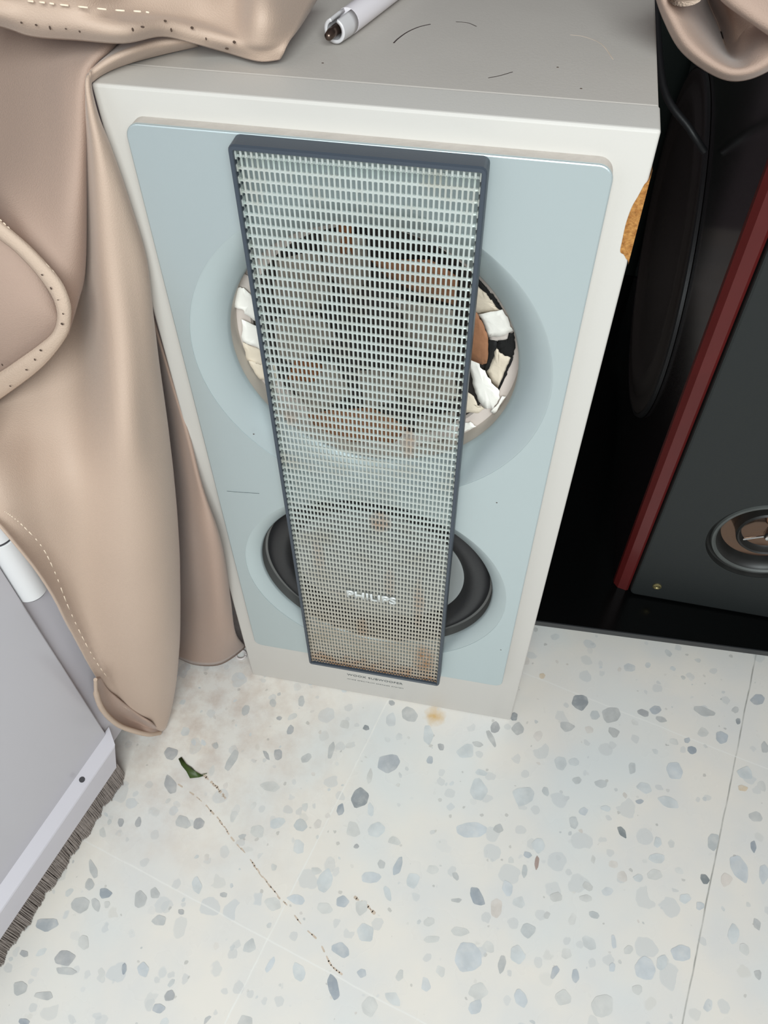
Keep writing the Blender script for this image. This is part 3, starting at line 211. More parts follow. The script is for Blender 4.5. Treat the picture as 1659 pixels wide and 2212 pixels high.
["cream",[[0.0244,0.0225,0.3487],[0.0491,0.02,0.3595],[0.0441,0.015,0.3308],[0.0263,0.015,0.3231]]]],"crack":[[-0.1572,-0.117,0.0],[-0.1373,-0.1244,0.0],[-0.1243,-0.1313,0.0],[-0.108,-0.1422,0.0],[-0.0968,-0.1511,0.0],[-0.0786,-0.1637,0.0],[-0.0653,-0.1742,0.0],[-0.0454,-0.1884,0.0],[-0.0361,-0.1937,0.0],[-0.0216,-0.2047,0.0],[-0.0039,-0.2148,0.0],[0.0088,-0.2287,0.0],[0.0211,-0.2343,0.0]],"crack2":[[-0.1379,-0.1046,0.0],[-0.1247,-0.1115,0.0],[-0.1163,-0.1174,0.0],[-0.1122,-0.1207,0.0]],"crack3":[[0.0157,-0.1775,0.0],[0.0262,-0.1814,0.0],[0.0369,-0.1874,-0.0]],"leaf":[[-0.165,-0.0947,0.0],[-0.1626,-0.0929,0.0],[-0.1578,-0.0977,0.0],[-0.1502,-0.1006,0.0],[-0.143,-0.1048,0.0],[-0.1376,-0.1055,0.0],[-0.1411,-0.1078,0.0],[-0.1486,-0.1098,0.0],[-0.1535,-0.1047,0.0],[-0.1599,-0.1003,0.0]],"leafstem":[[-0.1413,-0.1068,0.0005],[-0.1387,-0.1048,0.002],[-0.1353,-0.1028,0.001]],"chipout":[[0.1263,0.0,0.5317],[0.1251,0.0,0.5295],[0.1236,0.0,0.5252],[0.1222,0.0,0.5196],[0.1208,0.0,0.5148],[0.1201,0.0,0.5092],[0.1199,0.0,0.5042],[0.1201,0.0,0.4976],[0.1204,0.0,0.4922],[0.1222,0.0,0.4909],[0.1237,0.0,0.4889],[0.1254,0.0,0.4859]],"arc1":[[0.0002,0.0695,0.5486],[0.0014,0.0754,0.5486],[0.0044,0.0841,0.5486],[0.0089,0.0914,0.5486],[0.014,0.0959,0.5486]],"arc2":[[0.0261,0.1011,0.5486],[0.032,0.1009,0.5486],[0.0371,0.097,0.5486]],"arc3":[[0.0496,0.0387,0.5486],[0.0545,0.042,0.5486],[0.0598,0.047,0.5486]],"arc4":[[0.0833,0.0945,0.5486],[0.09,0.0934,0.5486],[0.0986,0.0858,0.5486],[0.1044,0.0689,0.5486]],"dots_top":[[-0.0279,0.0411,0.5486],[0.1191,0.0087,0.5486],[0.0796,0.0556,0.5486],[0.0911,0.035,0.5486]],"scr_panel":[[-0.1015,-0.0081,0.2844],[-0.0897,-0.0081,0.2855],[-0.0779,-0.0081,0.2871]],"dots_panel":[[0.0819,-0.0081,0.3129],[-0.0743,-0.0075,0.3441],[0.1028,-0.0081,0.1358]],"rod":[[-0.0268,0.0613,0.5545],[-0.0252,0.0667,0.5545],[-0.0205,0.0835,0.5545],[-0.0142,0.1072,0.5545],[0.0141,0.2132,0.5545]],"pin":[[-0.0247,0.0657,0.5545],[-0.03,0.0644,0.553],[-0.032,0.0631,0.5515]],"washer":[[-0.1419,0.0178,0.0]],"cam":{"C":[0.07952700671139712,-0.347085129823982,0.7056690589341736],"R":[[0.9807984052271217,0.19487791268577292,-0.007555623810851226],[0.14544998512862042,-0.7567430593760214,-0.637325853792472],[-0.1299183979658729,0.6239892156387445,-0.7705573753047371]],"f":1753.8009751288498,"H":0.5485443476305739}}
sc = bpy.context.scene
# ---------------------------------------------------------------- camera
cd = bpy.data.cameras.new('camera'); cam = bpy.data.objects.new('camera', cd)
sc.collection.objects.link(cam); sc.camera = cam
R_ = G['cam']['R']
cam.matrix_world = Matrix(((R_[0][0], -R_[1][0], -R_[2][0], G['cam']['C'][0]),
                           (R_[0][1], -R_[1][1], -R_[2][1], G['cam']['C'][1]),
                           (R_[0][2], -R_[1][2], -R_[2][2], G['cam']['C'][2]), (0, 0, 0, 1)))
cd.sensor_fit = 'VERTICAL'; cd.sensor_height = 24.0; cd.lens = 24.0*G['cam']['f']/2212
cd.clip_start = 0.01; cd.clip_end = 50
# ---------------------------------------------------------------- world, lights, exposure
w = bpy.data.worlds.new('world'); sc.world = w; w.use_nodes = True
w.node_tree.nodes['Background'].inputs[0].default_value = (1.0, 0.84, 0.83, 1)
w.node_tree.nodes['Background'].inputs[1].default_value = 0.175
def area(name, loc, target, size, power, col):
    l = bpy.data.lights.new(name, 'AREA'); l.shape = 'RECTANGLE'; l.size, l.size_y = size
    l.energy = power; l.color = col
    o = bpy.data.objects.new(name, l); sc.collection.objects.link(o); o.location = loc
    o.rotation_euler = (Vector(target)-Vector(loc)).to_track_quat('-Z', 'Y').to_euler(); return o
area('window_light', (0.22, -0.86, 1.08), (0.03, 0, 0.25), (0.65, 0.5), 16, (0.91, 0.99, 1.0))
sc.view_settings.view_transform = 'Standard'; sc.view_settings.look = 'None'
sc.view_settings.gamma = 1; sc.view_settings.use_curve_mapping = False
sc.view_settings.exposure = 0.0
# ---------------------------------------------------------------- helpers
def lin(c): return tuple((v/255/12.92 if v/255 <= .04045 else ((v/255+.055)/1.055)**2.4) for v in c)+(1,)
def mat(name, col, rough=.5, metal=0, spec=.5, coat=0, bump=0, bscale=200, var=0, vscale=20, vcol=None, coat_rough=.1):
    m = bpy.data.materials.new(name); m.use_nodes = True; n = m.node_tree.nodes; L = m.node_tree.links
    b = n['Principled BSDF']; c = lin(col)
    b.inputs['Base Color'].default_value = c; b.inputs['Roughness'].default_value = rough
    b.inputs['Metallic'].default_value = metal; b.inputs['Specular IOR Level'].default_value = spec
    b.inputs['Coat Weight'].default_value = coat; b.inputs['Coat Roughness'].default_value = coat_rough
    tc = n.new('ShaderNodeTexCoord')
    if var:
        t = n.new('ShaderNodeTexNoise'); t.inputs['Scale'].default_value = vscale; t.inputs['Detail'].default_value = 5
        L.new(tc.outputs['Object'], t.inputs['Vector'])
        r = n.new('ShaderNodeValToRGB'); r.color_ramp.elements[0].position = .35; r.color_ramp.elements[1].position = .68
        L.new(t.outputs['Fac'], r.inputs['Fac'])
        r.color_ramp.elements[0].color = c
        r.color_ramp.elements[1].color = lin(vcol) if vcol else tuple(min(1, x*(1+var)) for x in c[:3])+(1,)
        L.new(r.outputs['Color'], b.inputs['Base Color'])
    if bump:
        t = n.new('ShaderNodeTexNoise'); t.inputs['Scale'].default_value = bscale; t.inputs['Detail'].default_value = 4
        L.new(tc.outputs['Object'], t.inputs['Vector'])
        bp = n.new('ShaderNodeBump'); bp.inputs['Strength'].default_value = bump; bp.inputs['Distance'].default_value = .001
        L.new(t.outputs['Fac'], bp.inputs['Height']); L.new(bp.outputs['Normal'], b.inputs['Normal'])
    return m
class NT:
    """small node helper for the richer materials"""
    def __init__(s, m): s.n = m.node_tree.nodes; s.L = m.node_tree.links; s.b = s.n['Principled BSDF']; s.tc = s.n.new('ShaderNodeTexCoord')
    def add(s, t, **k):
        x = s.n.new(t)
        for a, v in k.items(): setattr(x, a, v)
        return x
    def put(s, sock, v):
        if hasattr(v, 'is_output') or isinstance(v, bpy.types.NodeSocket): s.L.new(v, sock)
        else: sock.default_value = v
    def math(s, op, a, b=0, clamp=False):
        x = s.add('ShaderNodeMath', operation=op); x.use_clamp = clamp; s.put(x.inputs[0], a); s.put(x.inputs[1], b); return x.outputs[0]
    def noise(s, scale, detail=3, vec=None, rough=.5):
        x = s.add('ShaderNodeTexNoise'); x.inputs['Scale'].default_value = scale; x.inputs['Detail'].default_value = detail
        x.inputs['Roughness'].default_value = rough
        s.L.new(vec or s.tc.outputs['Object'], x.inputs['Vector']); return x.outputs['Fac']
    def mapr(s, v, a, b, c=0, d=1):
        x = s.add('ShaderNodeMapRange'); s.put(x.inputs['Value'], v)
        for k, q in zip(('From Min', 'From Max', 'To Min', 'To Max'), (a, b, c, d)): x.inputs[k].default_value = q
        return x.outputs[0]
    def mix(s, f, a, b):
        x = s.add('ShaderNodeMix', data_type='RGBA'); s.put(x.inputs[0], f); s.put(x.inputs[6], a); s.put(x.inputs[7], b); return x.outputs[2]
    def xyz(s, vec=None):
        x = s.add('ShaderNodeSeparateXYZ'); s.L.new(vec or s.tc.outputs['Object'], x.inputs[0]); return x.outputs
    def bump(s, h, strength, dist=.001):
        x = s.add('ShaderNodeBump'); x.inputs['Strength'].default_value = strength; x.inputs['Distance'].default_value = dist
        s.put(x.inputs['Height'], h); s.L.new(x.outputs['Normal'], s.b.inputs['Normal'])
def link(name, me, m, parent=None, smooth=False):
    o = bpy.data.objects.new(name, me); sc.collection.objects.link(o)
    if m is not None: me.materials.append(m)
    if smooth:
        for p in me.polygons: p.use_smooth = True
    if parent: o.parent = parent
    return o
def obj(name, v, f, m, parent=None, smooth=False):
    me = bpy.data.meshes.new(name); me.from_pydata([tuple(x) for x in v], [], f); me.update()
    return link(name, me, m, parent, smooth)
def objbm(name, bm, m, parent=None, smooth=False):
    bmesh.ops.recalc_face_normals(bm, faces=bm.faces)
    me = bpy.data.meshes.new(name); bm.to_mesh(me); bm.free(); return link(name, me, m, parent, smooth)
def tag(o, label=None, cat=None, group=None, kind=None):
    for k, v in (('label', label), ('category', cat), ('group', group), ('kind', kind)):
        if v: o[k] = v
    return o
def thing(name, label, cat, loc=(0, 0, 0), rz=0, group=None, kind=None):
    o = bpy.data.objects.new(name, None); sc.collection.objects.link(o); o.empty_display_size = .02
    o.location = loc; o.rotation_euler = (0, 0, rz); return tag(o, label, cat, group, kind)
def addbox(bm, x0, x1, y0, y1, z0, z1):
    r = bmesh.ops.create_cube(bm, size=1)['verts']
    bmesh.ops.scale(bm, vec=(x1-x0, y1-y0, z1-z0), verts=r); bmesh.ops.translate(bm, vec=((x0+x1)/2, (y0+y1)/2, (z0+z1)/2), verts=r)
    return r
def box(name, b, m, parent=None, bev=0, seg=3):
    bm = bmesh.new(); addbox(bm, *b)
    if bev: bmesh.ops.bevel(bm, geom=bm.edges[:], offset=bev, segments=seg, profile=.5, affect='EDGES')
    return objbm(name, bm, m, parent)
def lathe(name, prof, c, m, parent=None, n=96, axis='y', smooth=True, sx=1, sz=1, close=False):
    """profile [(r, d)] spun round the y (or x) axis through c"""
    v = []; f = []
    for r, d in prof:
        for k in range(n):
            a = 2*math.pi*k/n
            if axis == 'y': v.append((c[0]+r*sx*math.cos(a), c[1]+d, c[2]+r*sz*math.sin(a)))
            else: v.append((c[0]+d, c[1]+r*sx*math.cos(a), c[2]+r*sz*math.sin(a)))
    P = len(prof)
    for i in range(P-1 if not close else P):
        j = (i+1) % P
        for k in range(n):
            q = (k+1) % n; f.append((i*n+k, i*n+q, j*n+q, j*n+k))
    if not close:
        if prof[-1][0] < 1e-3: pass
    bm = bmesh.new(); me = bpy.data.meshes.new(name); me.from_pydata(v, [], f); bm.from_mesh(me); bpy.data.meshes.remove(me)
    bmesh.ops.remove_doubles(bm, verts=bm.verts, dist=1e-6)
    o = objbm(name, bm, m, parent, smooth)
    if smooth: sharp(o)
    return o
def sharp(o, ang=35):
    bm = bmesh.new(); bm.from_mesh(o.data)
    for e in bm.edges:
        if len(e.link_faces) == 2 and e.calc_face_angle(0) > math.radians(ang): e.smooth = False
    bm.to_mesh(o.data); bm.free()
def cr(p0, p1, p2, p3, t):
    return .5*((2*p1)+(p2-p0)*t+(2*p0-5*p1+4*p2-p3)*t*t+(3*p1-p0-3*p2+p3)*t**3)
def spline(pts, k):
    P = [Vector(p) for p in pts]; out = []
    for i in range(len(P)-1):
        a = P[i-1] if i else P[0]*2-P[1]; d = P[i+2] if i+2 < len(P) else P[-1]*2-P[-2]
        for j in range(k): out.append(cr(a, P[i], P[i+1], d, j/k))
    out.append(P[-1]); return out
def cloth(name, rows, m, parent, k=6, thick=.0014, wob=.0006):
    g = [spline(r, k) for r in rows]
    cols = [spline([g[i][j] for i in range(len(g))], k) for j in range(len(g[0]))]
    nr, nc = len(cols[0]), len(cols)
    v = []
    for i in range(nr):
        for j in range(nc):
            p = cols[j][i]; q = p+Vector((0, -1, .4)).normalized()*wob*noise.noise(p*28)
            if q.z < .0022: q.z = .0022
            v.append(q)
    f = [(i*nc+j, i*nc+j+1, (i+1)*nc+j+1, (i+1)*nc+j) for i in range(nr-1) for j in range(nc-1)]
    o = obj(name, v, f, m, parent, True)
    md = o.modifiers.new('thickness', 'SOLIDIFY'); md.thickness = thick; md.offset = 0
    return o
def tubemesh(bm, pts, r, n=8, flat=1):
    pts = [Vector(p) for p in pts]; rings = []
    up = Vector((0, 0, 1))
    for i, p in enumerate(pts):
        t = (pts[min(i+1, len(pts)-1)]-pts[max(i-1, 0)]).normalized()
        a = t.cross(up); a = a.normalized() if a.length > 1e-4 else Vector((1, 0, 0)); b = t.cross(a).normalized()
        rr = r[i] if isinstance(r, (list, tuple)) else r
        rings.append([bm.verts.new(p+a*rr*math.cos(2*math.pi*k/n)+b*rr*flat*math.sin(2*math.pi*k/n)) for k in range(n)])
    for i in range(len(rings)-1):
        for k in range(n): bm.faces.new((rings[i][k], rings[i][(k+1) % n], rings[i+1][(k+1) % n], rings[i+1][k]))
    bm.faces.new(rings[0]); bm.faces.new(rings[-1])
def tube(name, pts, r, m, parent=None, n=12, flat=1, smooth=True):
    bm = bmesh.new(); tubemesh(bm, pts, r, n, flat); o = objbm(name, bm, m, parent, smooth); sharp(o, 50); return o
def stitches(name, pts, m, parent, r=.00035, n=14, duty=.6):
    c = spline(pts, 12); bm = bmesh.new(); N = len(c)-1; per = N/n
    for i in range(n):
        a = i*per; b = a+per*duty
        idx = [int(a+(b-a)*q/3) for q in range(4)]
        P = [c[min(q, N)] for q in idx]
        P = [p for q, p in enumerate(P) if q == 0 or (p-P[q-1]).length > 1e-5]
        if len(P) > 1: tubemesh(bm, P, r, 6)
    return objbm(name, bm, m, parent, True)
def dots(name, pts, r, m, parent, flat=.35, nrm=None):
    bm = bmesh.new(); rnd = random.Random(3)
    for p in pts:
        s = bmesh.ops.create_icosphere(bm, subdivisions=2, radius=1)['verts']
        q = r*rnd.uniform(.6, 1.3); a = rnd.uniform(.7, 1.5)
        sc_ = (q*a, q/a, q*flat) if nrm == 'z' else (q*a, q*flat, q/a)
        bmesh.ops.scale(bm, vec=sc_, verts=s); bmesh.ops.translate(bm, vec=p, verts=s)
    return objbm(name, bm, m, parent, True)
def text(name, s, width, height, loc, m, parent, bold=0, depth=.0002, space=1.0):
    """lettering on a surface facing -y, lower left corner at loc"""
    cu = bpy.data.curves.new(name, 'FONT'); cu.body = s; cu.size = 1; cu.extrude = 0; cu.offset = bold; cu.space_character = space
    o = bpy.data.objects.new(name, cu); sc.collection.objects.link(o)
    dg = bpy.context.evaluated_depsgraph_get(); me = bpy.data.meshes.new_from_object(o.evaluated_get(dg))
    bpy.data.objects.remove(o)
    xs = [v.co.x for v in me.vertices]; ys = [v.co.y for v in me.vertices]
    x0, x1, y0, y1 = min(xs), max(xs), min(ys), max(ys)
    for v in me.vertices:
        v.co = Vector((loc[0]+(v.co.x-x0)/(x1-x0)*width, loc[1], loc[2]+(v.co.y-y0)/(y1-y0)*height))
    bm = bmesh.new(); bm.from_mesh(me); bpy.data.meshes.remove(me)
    r = bmesh.ops.extrude_face_region(bm, geom=bm.faces[:])
    bmesh.ops.translate(bm, vec=(0, -depth, 0), verts=[e for e in r['geom'] if isinstance(e, bmesh.types.BMVert)])
    return objbm(name, bm, m, parent)
def prism(name, pr, z0, z1, m, parent):
    n = len(pr); v = [(x, y, z0) for x, y in pr]+[(x, y, z1) for x, y in pr]
    f = [tuple(range(n))[::-1], tuple(range(n, 2*n))]+[(k, (k+1) % n, n+(k+1) % n, n+k) for k in range(n)]
    o = obj(name, v, f, m, parent); bm = bmesh.new(); bm.from_mesh(o.data); bmesh.ops.recalc_face_normals(bm, faces=bm.faces); bm.to_mesh(o.data); bm.free(); return o
# ---------------------------------------------------------------- materials
M = {}
M['white'] = mat('painted_white_board', (200, 196, 190), .42, bump=.05, bscale=900)
M['top'] = mat('grey_white_laminate', (184, 178, 171), .55, bump=.08, bscale=700, var=.05, vscale=14)
M['silver'] = mat('silver_blue_paint', (194, 206, 208), .45, metal=.65, bump=.03, bscale=1500)
M['wall_grey'] = mat('grey_plastic', (190, 182, 172), .5)
M['frame'] = mat('slate_blue_plastic', (60, 68, 78), .45, bump=.05, bscale=900)
M['logo'] = mat('bright_emblem', (216, 220, 218), .4, metal=.3)
M['ink'] = mat('grey_ink', (84, 92, 92), .7)
M['rubber'] = mat('black_rubber', (34, 34, 36), .48, bump=.1, bscale=500)
M['well'] = mat('grey_well', (96, 96, 94), .4)
M['cone'] = mat('grey_cone', (140, 144, 144), .4)
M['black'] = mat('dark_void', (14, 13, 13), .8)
M['conedark'] = mat('dark_grey_brown_cone', (46, 41, 38), .8)
M['greyed'] = mat('greyed_paper', (132, 124, 114), .85, bump=.3, bscale=300, var=.4, vscale=90)  # darker grey for the white and cream scraps in the middle
M['cream'] = mat('cream_paper', (222, 208, 188), .8, bump=.3, bscale=300, var=.1, vscale=60)
M['grey'] = mat('greyish_tape', (206, 196, 188), .7, bump=.2, bscale=300)
M['whitetape'] = mat('white_tape', (246, 242, 234), .6, bump=.2, bscale=300)
M['brown'] = mat('brown_paper', (150, 104, 74), .7, bump=.3, bscale=400, var=.2, vscale=80)
M['rust'] = mat('rust_brown', (134, 82, 46), .8, bump=.3, bscale=400)
M['ring'] = mat('pinkish_grey_card', (206, 194, 186), .7, var=.06, vscale=60)
M['mdf'] = mat('exposed_particleboard', (146, 94, 40), .9, bump=1, bscale=700, var=.3, vscale=500, vcol=(186, 134, 72))
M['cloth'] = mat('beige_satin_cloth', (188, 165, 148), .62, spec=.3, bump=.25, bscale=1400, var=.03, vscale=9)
M['cloth_shaded'] = mat('beige_cloth_shade_tone', (170, 146, 132), .75, spec=.2, bump=.3, bscale=1400, var=.03, vscale=9)  # same cloth, shade put into its colour for shadowed folds and swag
for k_ in ('cloth', 'cloth_shaded'):
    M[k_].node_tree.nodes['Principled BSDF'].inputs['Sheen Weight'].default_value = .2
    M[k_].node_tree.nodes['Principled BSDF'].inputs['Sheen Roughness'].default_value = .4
M['hem'] = mat('pale_hem_cloth', (196, 174, 156), .8, spec=.2, bump=.35, bscale=1200, var=.04, vscale=20)
M['thread'] = mat('pale_thread', (232, 212, 190), .7)
M['hole'] = mat('needle_holes', (74, 58, 48), .9)
M['door'] = mat('white_door_enamel', (196, 193, 198), .22, bump=.02, bscale=60)
M['doorlip'] = mat('grey_white_aluminium', (204, 200, 206), .4)
M['tube'] = mat('white_hinge_paint', (222, 221, 222), .25)
M['dark'] = mat('dark_gap', (60, 58, 62), .6)
M['bristle'] = mat('grey_bristles', (142, 132, 126), .8, var=.25, vscale=300)
M['glossblack'] = mat('gloss_black_glass', (5, 6, 6), .2, spec=.2)
M['shelfedge'] = mat('dark_grey_edge', (40, 42, 44), .3)
M['lacquer'] = mat('dark_cherry_lacquer', (18, 8, 7), .14, spec=.5, coat=.4)
M['red'] = mat('red_cherry_edge', (84, 26, 25), .35, spec=.3, coat=.1, var=.15, vscale=30)
M['charcoal'] = mat('charcoal_baffle', (29, 33, 33), .6, bump=.15, bscale=900)
M['blackrubber'] = mat('worn_black_surround', (30, 30, 29), .45, var=.6, vscale=60)
M['greyrim'] = mat('dusty_grey_rim', (74, 77, 75), .5, var=.2, vscale=120)
M['mirror'] = mat('brown_mirror_dish', (120, 98, 84), .12, metal=.9)
M['chrome'] = mat('chrome', (200, 200, 198), .15, metal=1)
M['brass'] = mat('dull_brass', (150, 140, 100), .35, metal=.8)
M['plastic'] = mat('white_plastic', (232, 226, 230), .3)
M['clear'] = mat('milky_plastic', (206, 203, 204), .3)
M['steel'] = mat('dark_steel', (98, 84, 76), .28, metal=.9)
M['wallm'] = mat('lilac_grey_plaster', (140, 130, 136), .9, bump=.1, bscale=80)
M['greenblack'] = mat('green_black_panel', (24, 32, 30), .4)
M['leaf'] = mat('dark_green_leaf', (58, 76, 30), .5, var=.3, vscale=200)
# terrazzo floor
def terrazzo():
    m = mat('terrazzo', (220, 214, 205), .3, spec=.4); t = NT(m)
    xyz = t.xyz(); co, si = .9710, .2390
    a = t.math('SUBTRACT', t.math('MULTIPLY', xyz[0], co), t.math('MULTIPLY', xyz[1], si))
    b = t.math('ADD', t.math('MULTIPLY', xyz[0], si), t.math('MULTIPLY', xyz[1], co))
    wob = t.math('MULTIPLY', t.math('SUBTRACT', t.noise(30, 2), .5), .002)
    base = t.mix(t.mapr(t.noise(16, 5), .38, .66), lin((228, 222, 213)), lin((219, 217, 213)))
    base = t.mix(t.math('MULTIPLY', t.mapr(t.noise(7, 3), .5, .68), .7), base, lin((216, 220, 219)))
    # faint small aggregate
    for sc_, thr, c0, c1, s0, amt in ((95, .80, (190, 192, 192), (210, 210, 208), .30, .5), (190, .955, (150, 150, 148), (206, 200, 190), .24, .5), (55, .76, (196, 200, 202), (212, 208, 200), .34, .6)):
        vo = t.add('ShaderNodeTexVoronoi'); vo.inputs['Scale'].default_value = sc_
        wv = t.add('ShaderNodeVectorMath', operation='ADD'); nz = t.add('ShaderNodeTexNoise'); nz.inputs['Scale'].default_value = sc_*1.3
        t.L.new(t.tc.outputs['Object'], nz.inputs['Vector'])
        sca = t.add('ShaderNodeVectorMath', operation='SCALE'); t.L.new(nz.outputs['Color'], sca.inputs[0]); sca.inputs['Scale'].default_value = .55/sc_
        t.L.new(t.tc.outputs['Object'], wv.inputs[0]); t.L.new(sca.outputs[0], wv.inputs[1]); t.L.new(wv.outputs[0], vo.inputs['Vector'])
        sep = t.add('ShaderNodeSeparateColor'); t.L.new(vo.outputs['Color'], sep.inputs[0])
        on = t.mapr(sep.outputs[0], thr-.01, thr+.01)
        rad = t.math('MULTIPLY', t.math('ADD', .5, sep.outputs[1]), s0)
        ins = t.mapr(t.math('SUBTRACT', rad, vo.outputs['Distance']), -.01, .03)
        fac = t.math('MULTIPLY', t.math('MULTIPLY', on, ins, True), amt)
        base = t.mix(fac, base, t.mix(sep.outputs[2], lin(c0), lin(c1)))
    # tile joints: x-lines at 0.0096 + k*0.307, y-lines at -0.225 + k*0.307
    def joint(v, off):
        d = t.math('ABSOLUTE', t.math('SUBTRACT', t.math('PINGPONG', t.math('ADD', t.math('SUBTRACT', v, off-30.7), wob), .1535), 0))
        return d
    ja = t.mapr(joint(a, .0096), .0002, .0009, 1, 0); jb = t.mapr(joint(b, -.225), .0002, .0009, 1, 0)
    dk = t.mapr(xyz[0], .18, .22)
    jcol = t.mix(dk, lin((232, 230, 224)), lin((150, 148, 142)))
    base = t.mix(t.math('MULTIPLY', ja, t.mapr(t.noise(60, 3), .3, .6, .35, .9)), base, jcol)
    base = t.mix(t.math('MULTIPLY', jb, .6), base, lin((233, 231, 226)))
    # yellow-brown stain by the foot of the white speaker
    dx = t.math('SUBTRACT', xyz[0], .0545); dy = t.math('SUBTRACT', xyz[1], -.009)
    d = t.math('SQRT', t.math('ADD', t.math('POWER', dx, 2), t.math('POWER', dy, 2)))
    d = t.math('ADD', d, t.math('MULTIPLY', t.math('SUBTRACT', t.noise(120, 4), .5), .014))
    base = t.mix(t.mapr(d, .001, .011, .85, 0), base, lin((206, 166, 96)))
    # brown grime near the curtain and door
    g = t.math('MULTIPLY', t.mapr(xyz[0], .02, -.15), t.mapr(t.noise(38, 6, rough=.65), .42, .68), True)
    base = t.mix(t.math('MULTIPLY', t.math('MULTIPLY', g, t.mapr(xyz[1], -.22, -.05)), .6), base, lin((182, 158, 142)))
    col = t.add('ShaderNodeAttribute'); col.attribute_name = 'stone'; 
    veins = t.mapr(t.noise(70, 5), .35, .7, .88, 1.06)
    vc = t.add('ShaderNodeVectorMath', operation='SCALE'); t.L.new(col.outputs['Color'], vc.inputs[0]); t.L.new(veins, vc.inputs['Scale'])
    isst = t.mapr(col.outputs['Alpha'], .4, .6)
    soft = t.mapr(t.noise(110, 4), .25, .55, .6, .97)
    out = t.mix(t.math('MULTIPLY', isst, soft), base, vc.outputs[0])
    t.L.new(out, t.b.inputs['Base Color'])
    t.L.new(t.mapr(t.noise(25, 3), .3, .7, .22, .38), t.b.inputs['Roughness'])
    return m
M['floor'] = terrazzo()
# ---------------------------------------------------------------- floor with its embedded stones
TONE = {'l': (206, 206, 202), 'l2': (198, 205, 208), 'm': (172, 174, 174), 'm2': (178, 184, 186), 'd': (142, 144, 148), 'd2': (152, 160, 170), 'b': (192, 200, 207), 'b2': (162, 172, 182), 'k': (110, 118, 126), 'k2': (122, 134, 148), 'kk': (84, 94, 100), 'p': (214, 202, 192), 'r': (140, 108, 98), 'o': (214, 186, 150)}
def build_floor():
    v = [(-1.6, -1.8, 0), (2.0, -1.8, 0), (2.0, .9, 0), (-1.6, .9, 0)]; f = [(0, 1, 2, 3)]; cols = [(1, 1, 1, 0)]
    placed = []
    def add(poly, c, z, fade=.38):
        c = tuple(a*(1-fade)+b*fade for a, b in zip(c, (216, 214, 209)))
        P = [Vector((x, y)) for x, y in poly]; n = len(P)
        # round the corners a little: two points per corner
        Q = []
        for i in range(n):
            a, b, d = P[i-1], P[i], P[(i+1) % n]; Q.append(b+(a-b)*.14); Q.append(b+(d-b)*.14)
        s = len(v); v.extend((q.x, q.y, z) for q in Q)
        ar = sum(Q[i].x*Q[(i+1) % len(Q)].y-Q[(i+1) % len(Q)].x*Q[i].y for i in range(len(Q)))
        idx = list(range(s, s+len(Q))); f.append(tuple(idx if ar > 0 else idx[::-1])); cols.append(lin(c)[:3]+(1,))
        ce = sum(P, Vector((0, 0)))/n; placed.append((ce, max((p-ce).length for p in P)))
    for i, (t, poly) in enumerate(G['chips']): add(poly, TONE[t], .00004+.0000015*i)
    rnd = random.Random(11)
    for i in range(3000):
        x = rnd.uniform(-.75, .85); y = rnd.uniform(-.75, .5)
        r = rnd.choice([.0012, .002, .003, .0045, .006])*rnd.uniform(.7, 1.3)
        if any((x-c.x)**2+(y-c.y)**2 < (q+r*1.1)**2 for c, q in placed): continue
        vis = -.36 < x < .45 and -.32 < y < .25
        t = rnd.choices(['l', 'l2', 'm', 'm2', 'd', 'b', 'p', 'k2'], [12, 9, 2, 2, .6, 5, 4, .2])[0]
        n = rnd.choice([5, 6, 7, 8]); a0 = rnd.uniform(0, 6.28); el = rnd.uniform(.5, 1); ra = rnd.uniform(0, 3.14); poly = []
        for k in range(n):
            a = a0+6.283*(k+rnd.uniform(-.3, .3))/n; q = r*rnd.uniform(.75, 1.15); px, py = q*math.cos(a), q*math.sin(a)*el
            poly.append((x+px*math.cos(ra)-py*math.sin(ra), y+px*math.sin(ra)+py*math.cos(ra)))
        c = TONE[t]
        if r < .003 and t in ('l', 'l2', 'b'): c = tuple(int(q*.97) for q in c)
        add(poly, c, .00002, .6)
    o = obj('floor', v, f, M['floor']); me = o.data
    ca = me.color_attributes.new('stone', 'FLOAT_COLOR', 'CORNER')
    k = 0
    for p, c in zip(me.polygons, cols):
        for li in p.loop_indices: ca.data[li].color = c
    return tag(o, kind='structure', label='white terrazzo floor tiles with blue grey stone chips')
fl = build_floor()
def crackline(pts, wd, seed, dens=.75, m=None):
    rnd = random.Random(seed); c = spline(pts, 5); v = []; f = []
    for i in range(len(c)-1):
        if rnd.random() > dens: continue
        a, b = c[i], c[i+1]; t = (b-a).normalized(); n = Vector((-t.y, t.x, 0)); w0 = wd*rnd.uniform(.3, 1.2); w1 = wd*rnd.uniform(.3, 1.2)
        s = len(v); j = n*rnd.uniform(-.0004, .0004)
        v += [a-n*w0+j, b-n*w1+j, b+(b-a)*.2+j, b+n*w1+j, a+n*w0+j, a-(b-a)*.2+j]
        f.append(tuple(range(s, s+6)))
    return [Vector((p.x, p.y, .00008)) for p in v], f
M['grime'] = mat('brown_grime', (190, 174, 158), .8, var=.2, vscale=200)
vv = []; ff = []
for nm, wd, de in (('crack', .0007, .7), ('crack2', .0012, .85), ('crack3', .0012, .8)):
    a, b = crackline(G[nm], wd, 5, de); s = len(vv); vv += a; ff += [tuple(s+q for q in x) for x in b]
cr_o = obj('grime_line', vv, ff, M['grime'], fl); cr_o['label'] = 'brown dirt collected along a broken line'
# ---------------------------------------------------------------- walls
tag(box('wall_back', (-1.6, 2.0, .90, 1.0, 0, 2.6), M['wallm']), kind='structure', label='lilac grey wall behind the speakers')
tag(box('wall_left', (-1.7, -1.6, -1.8, .9, 0, 2.6), M['wallm']), kind='structure')
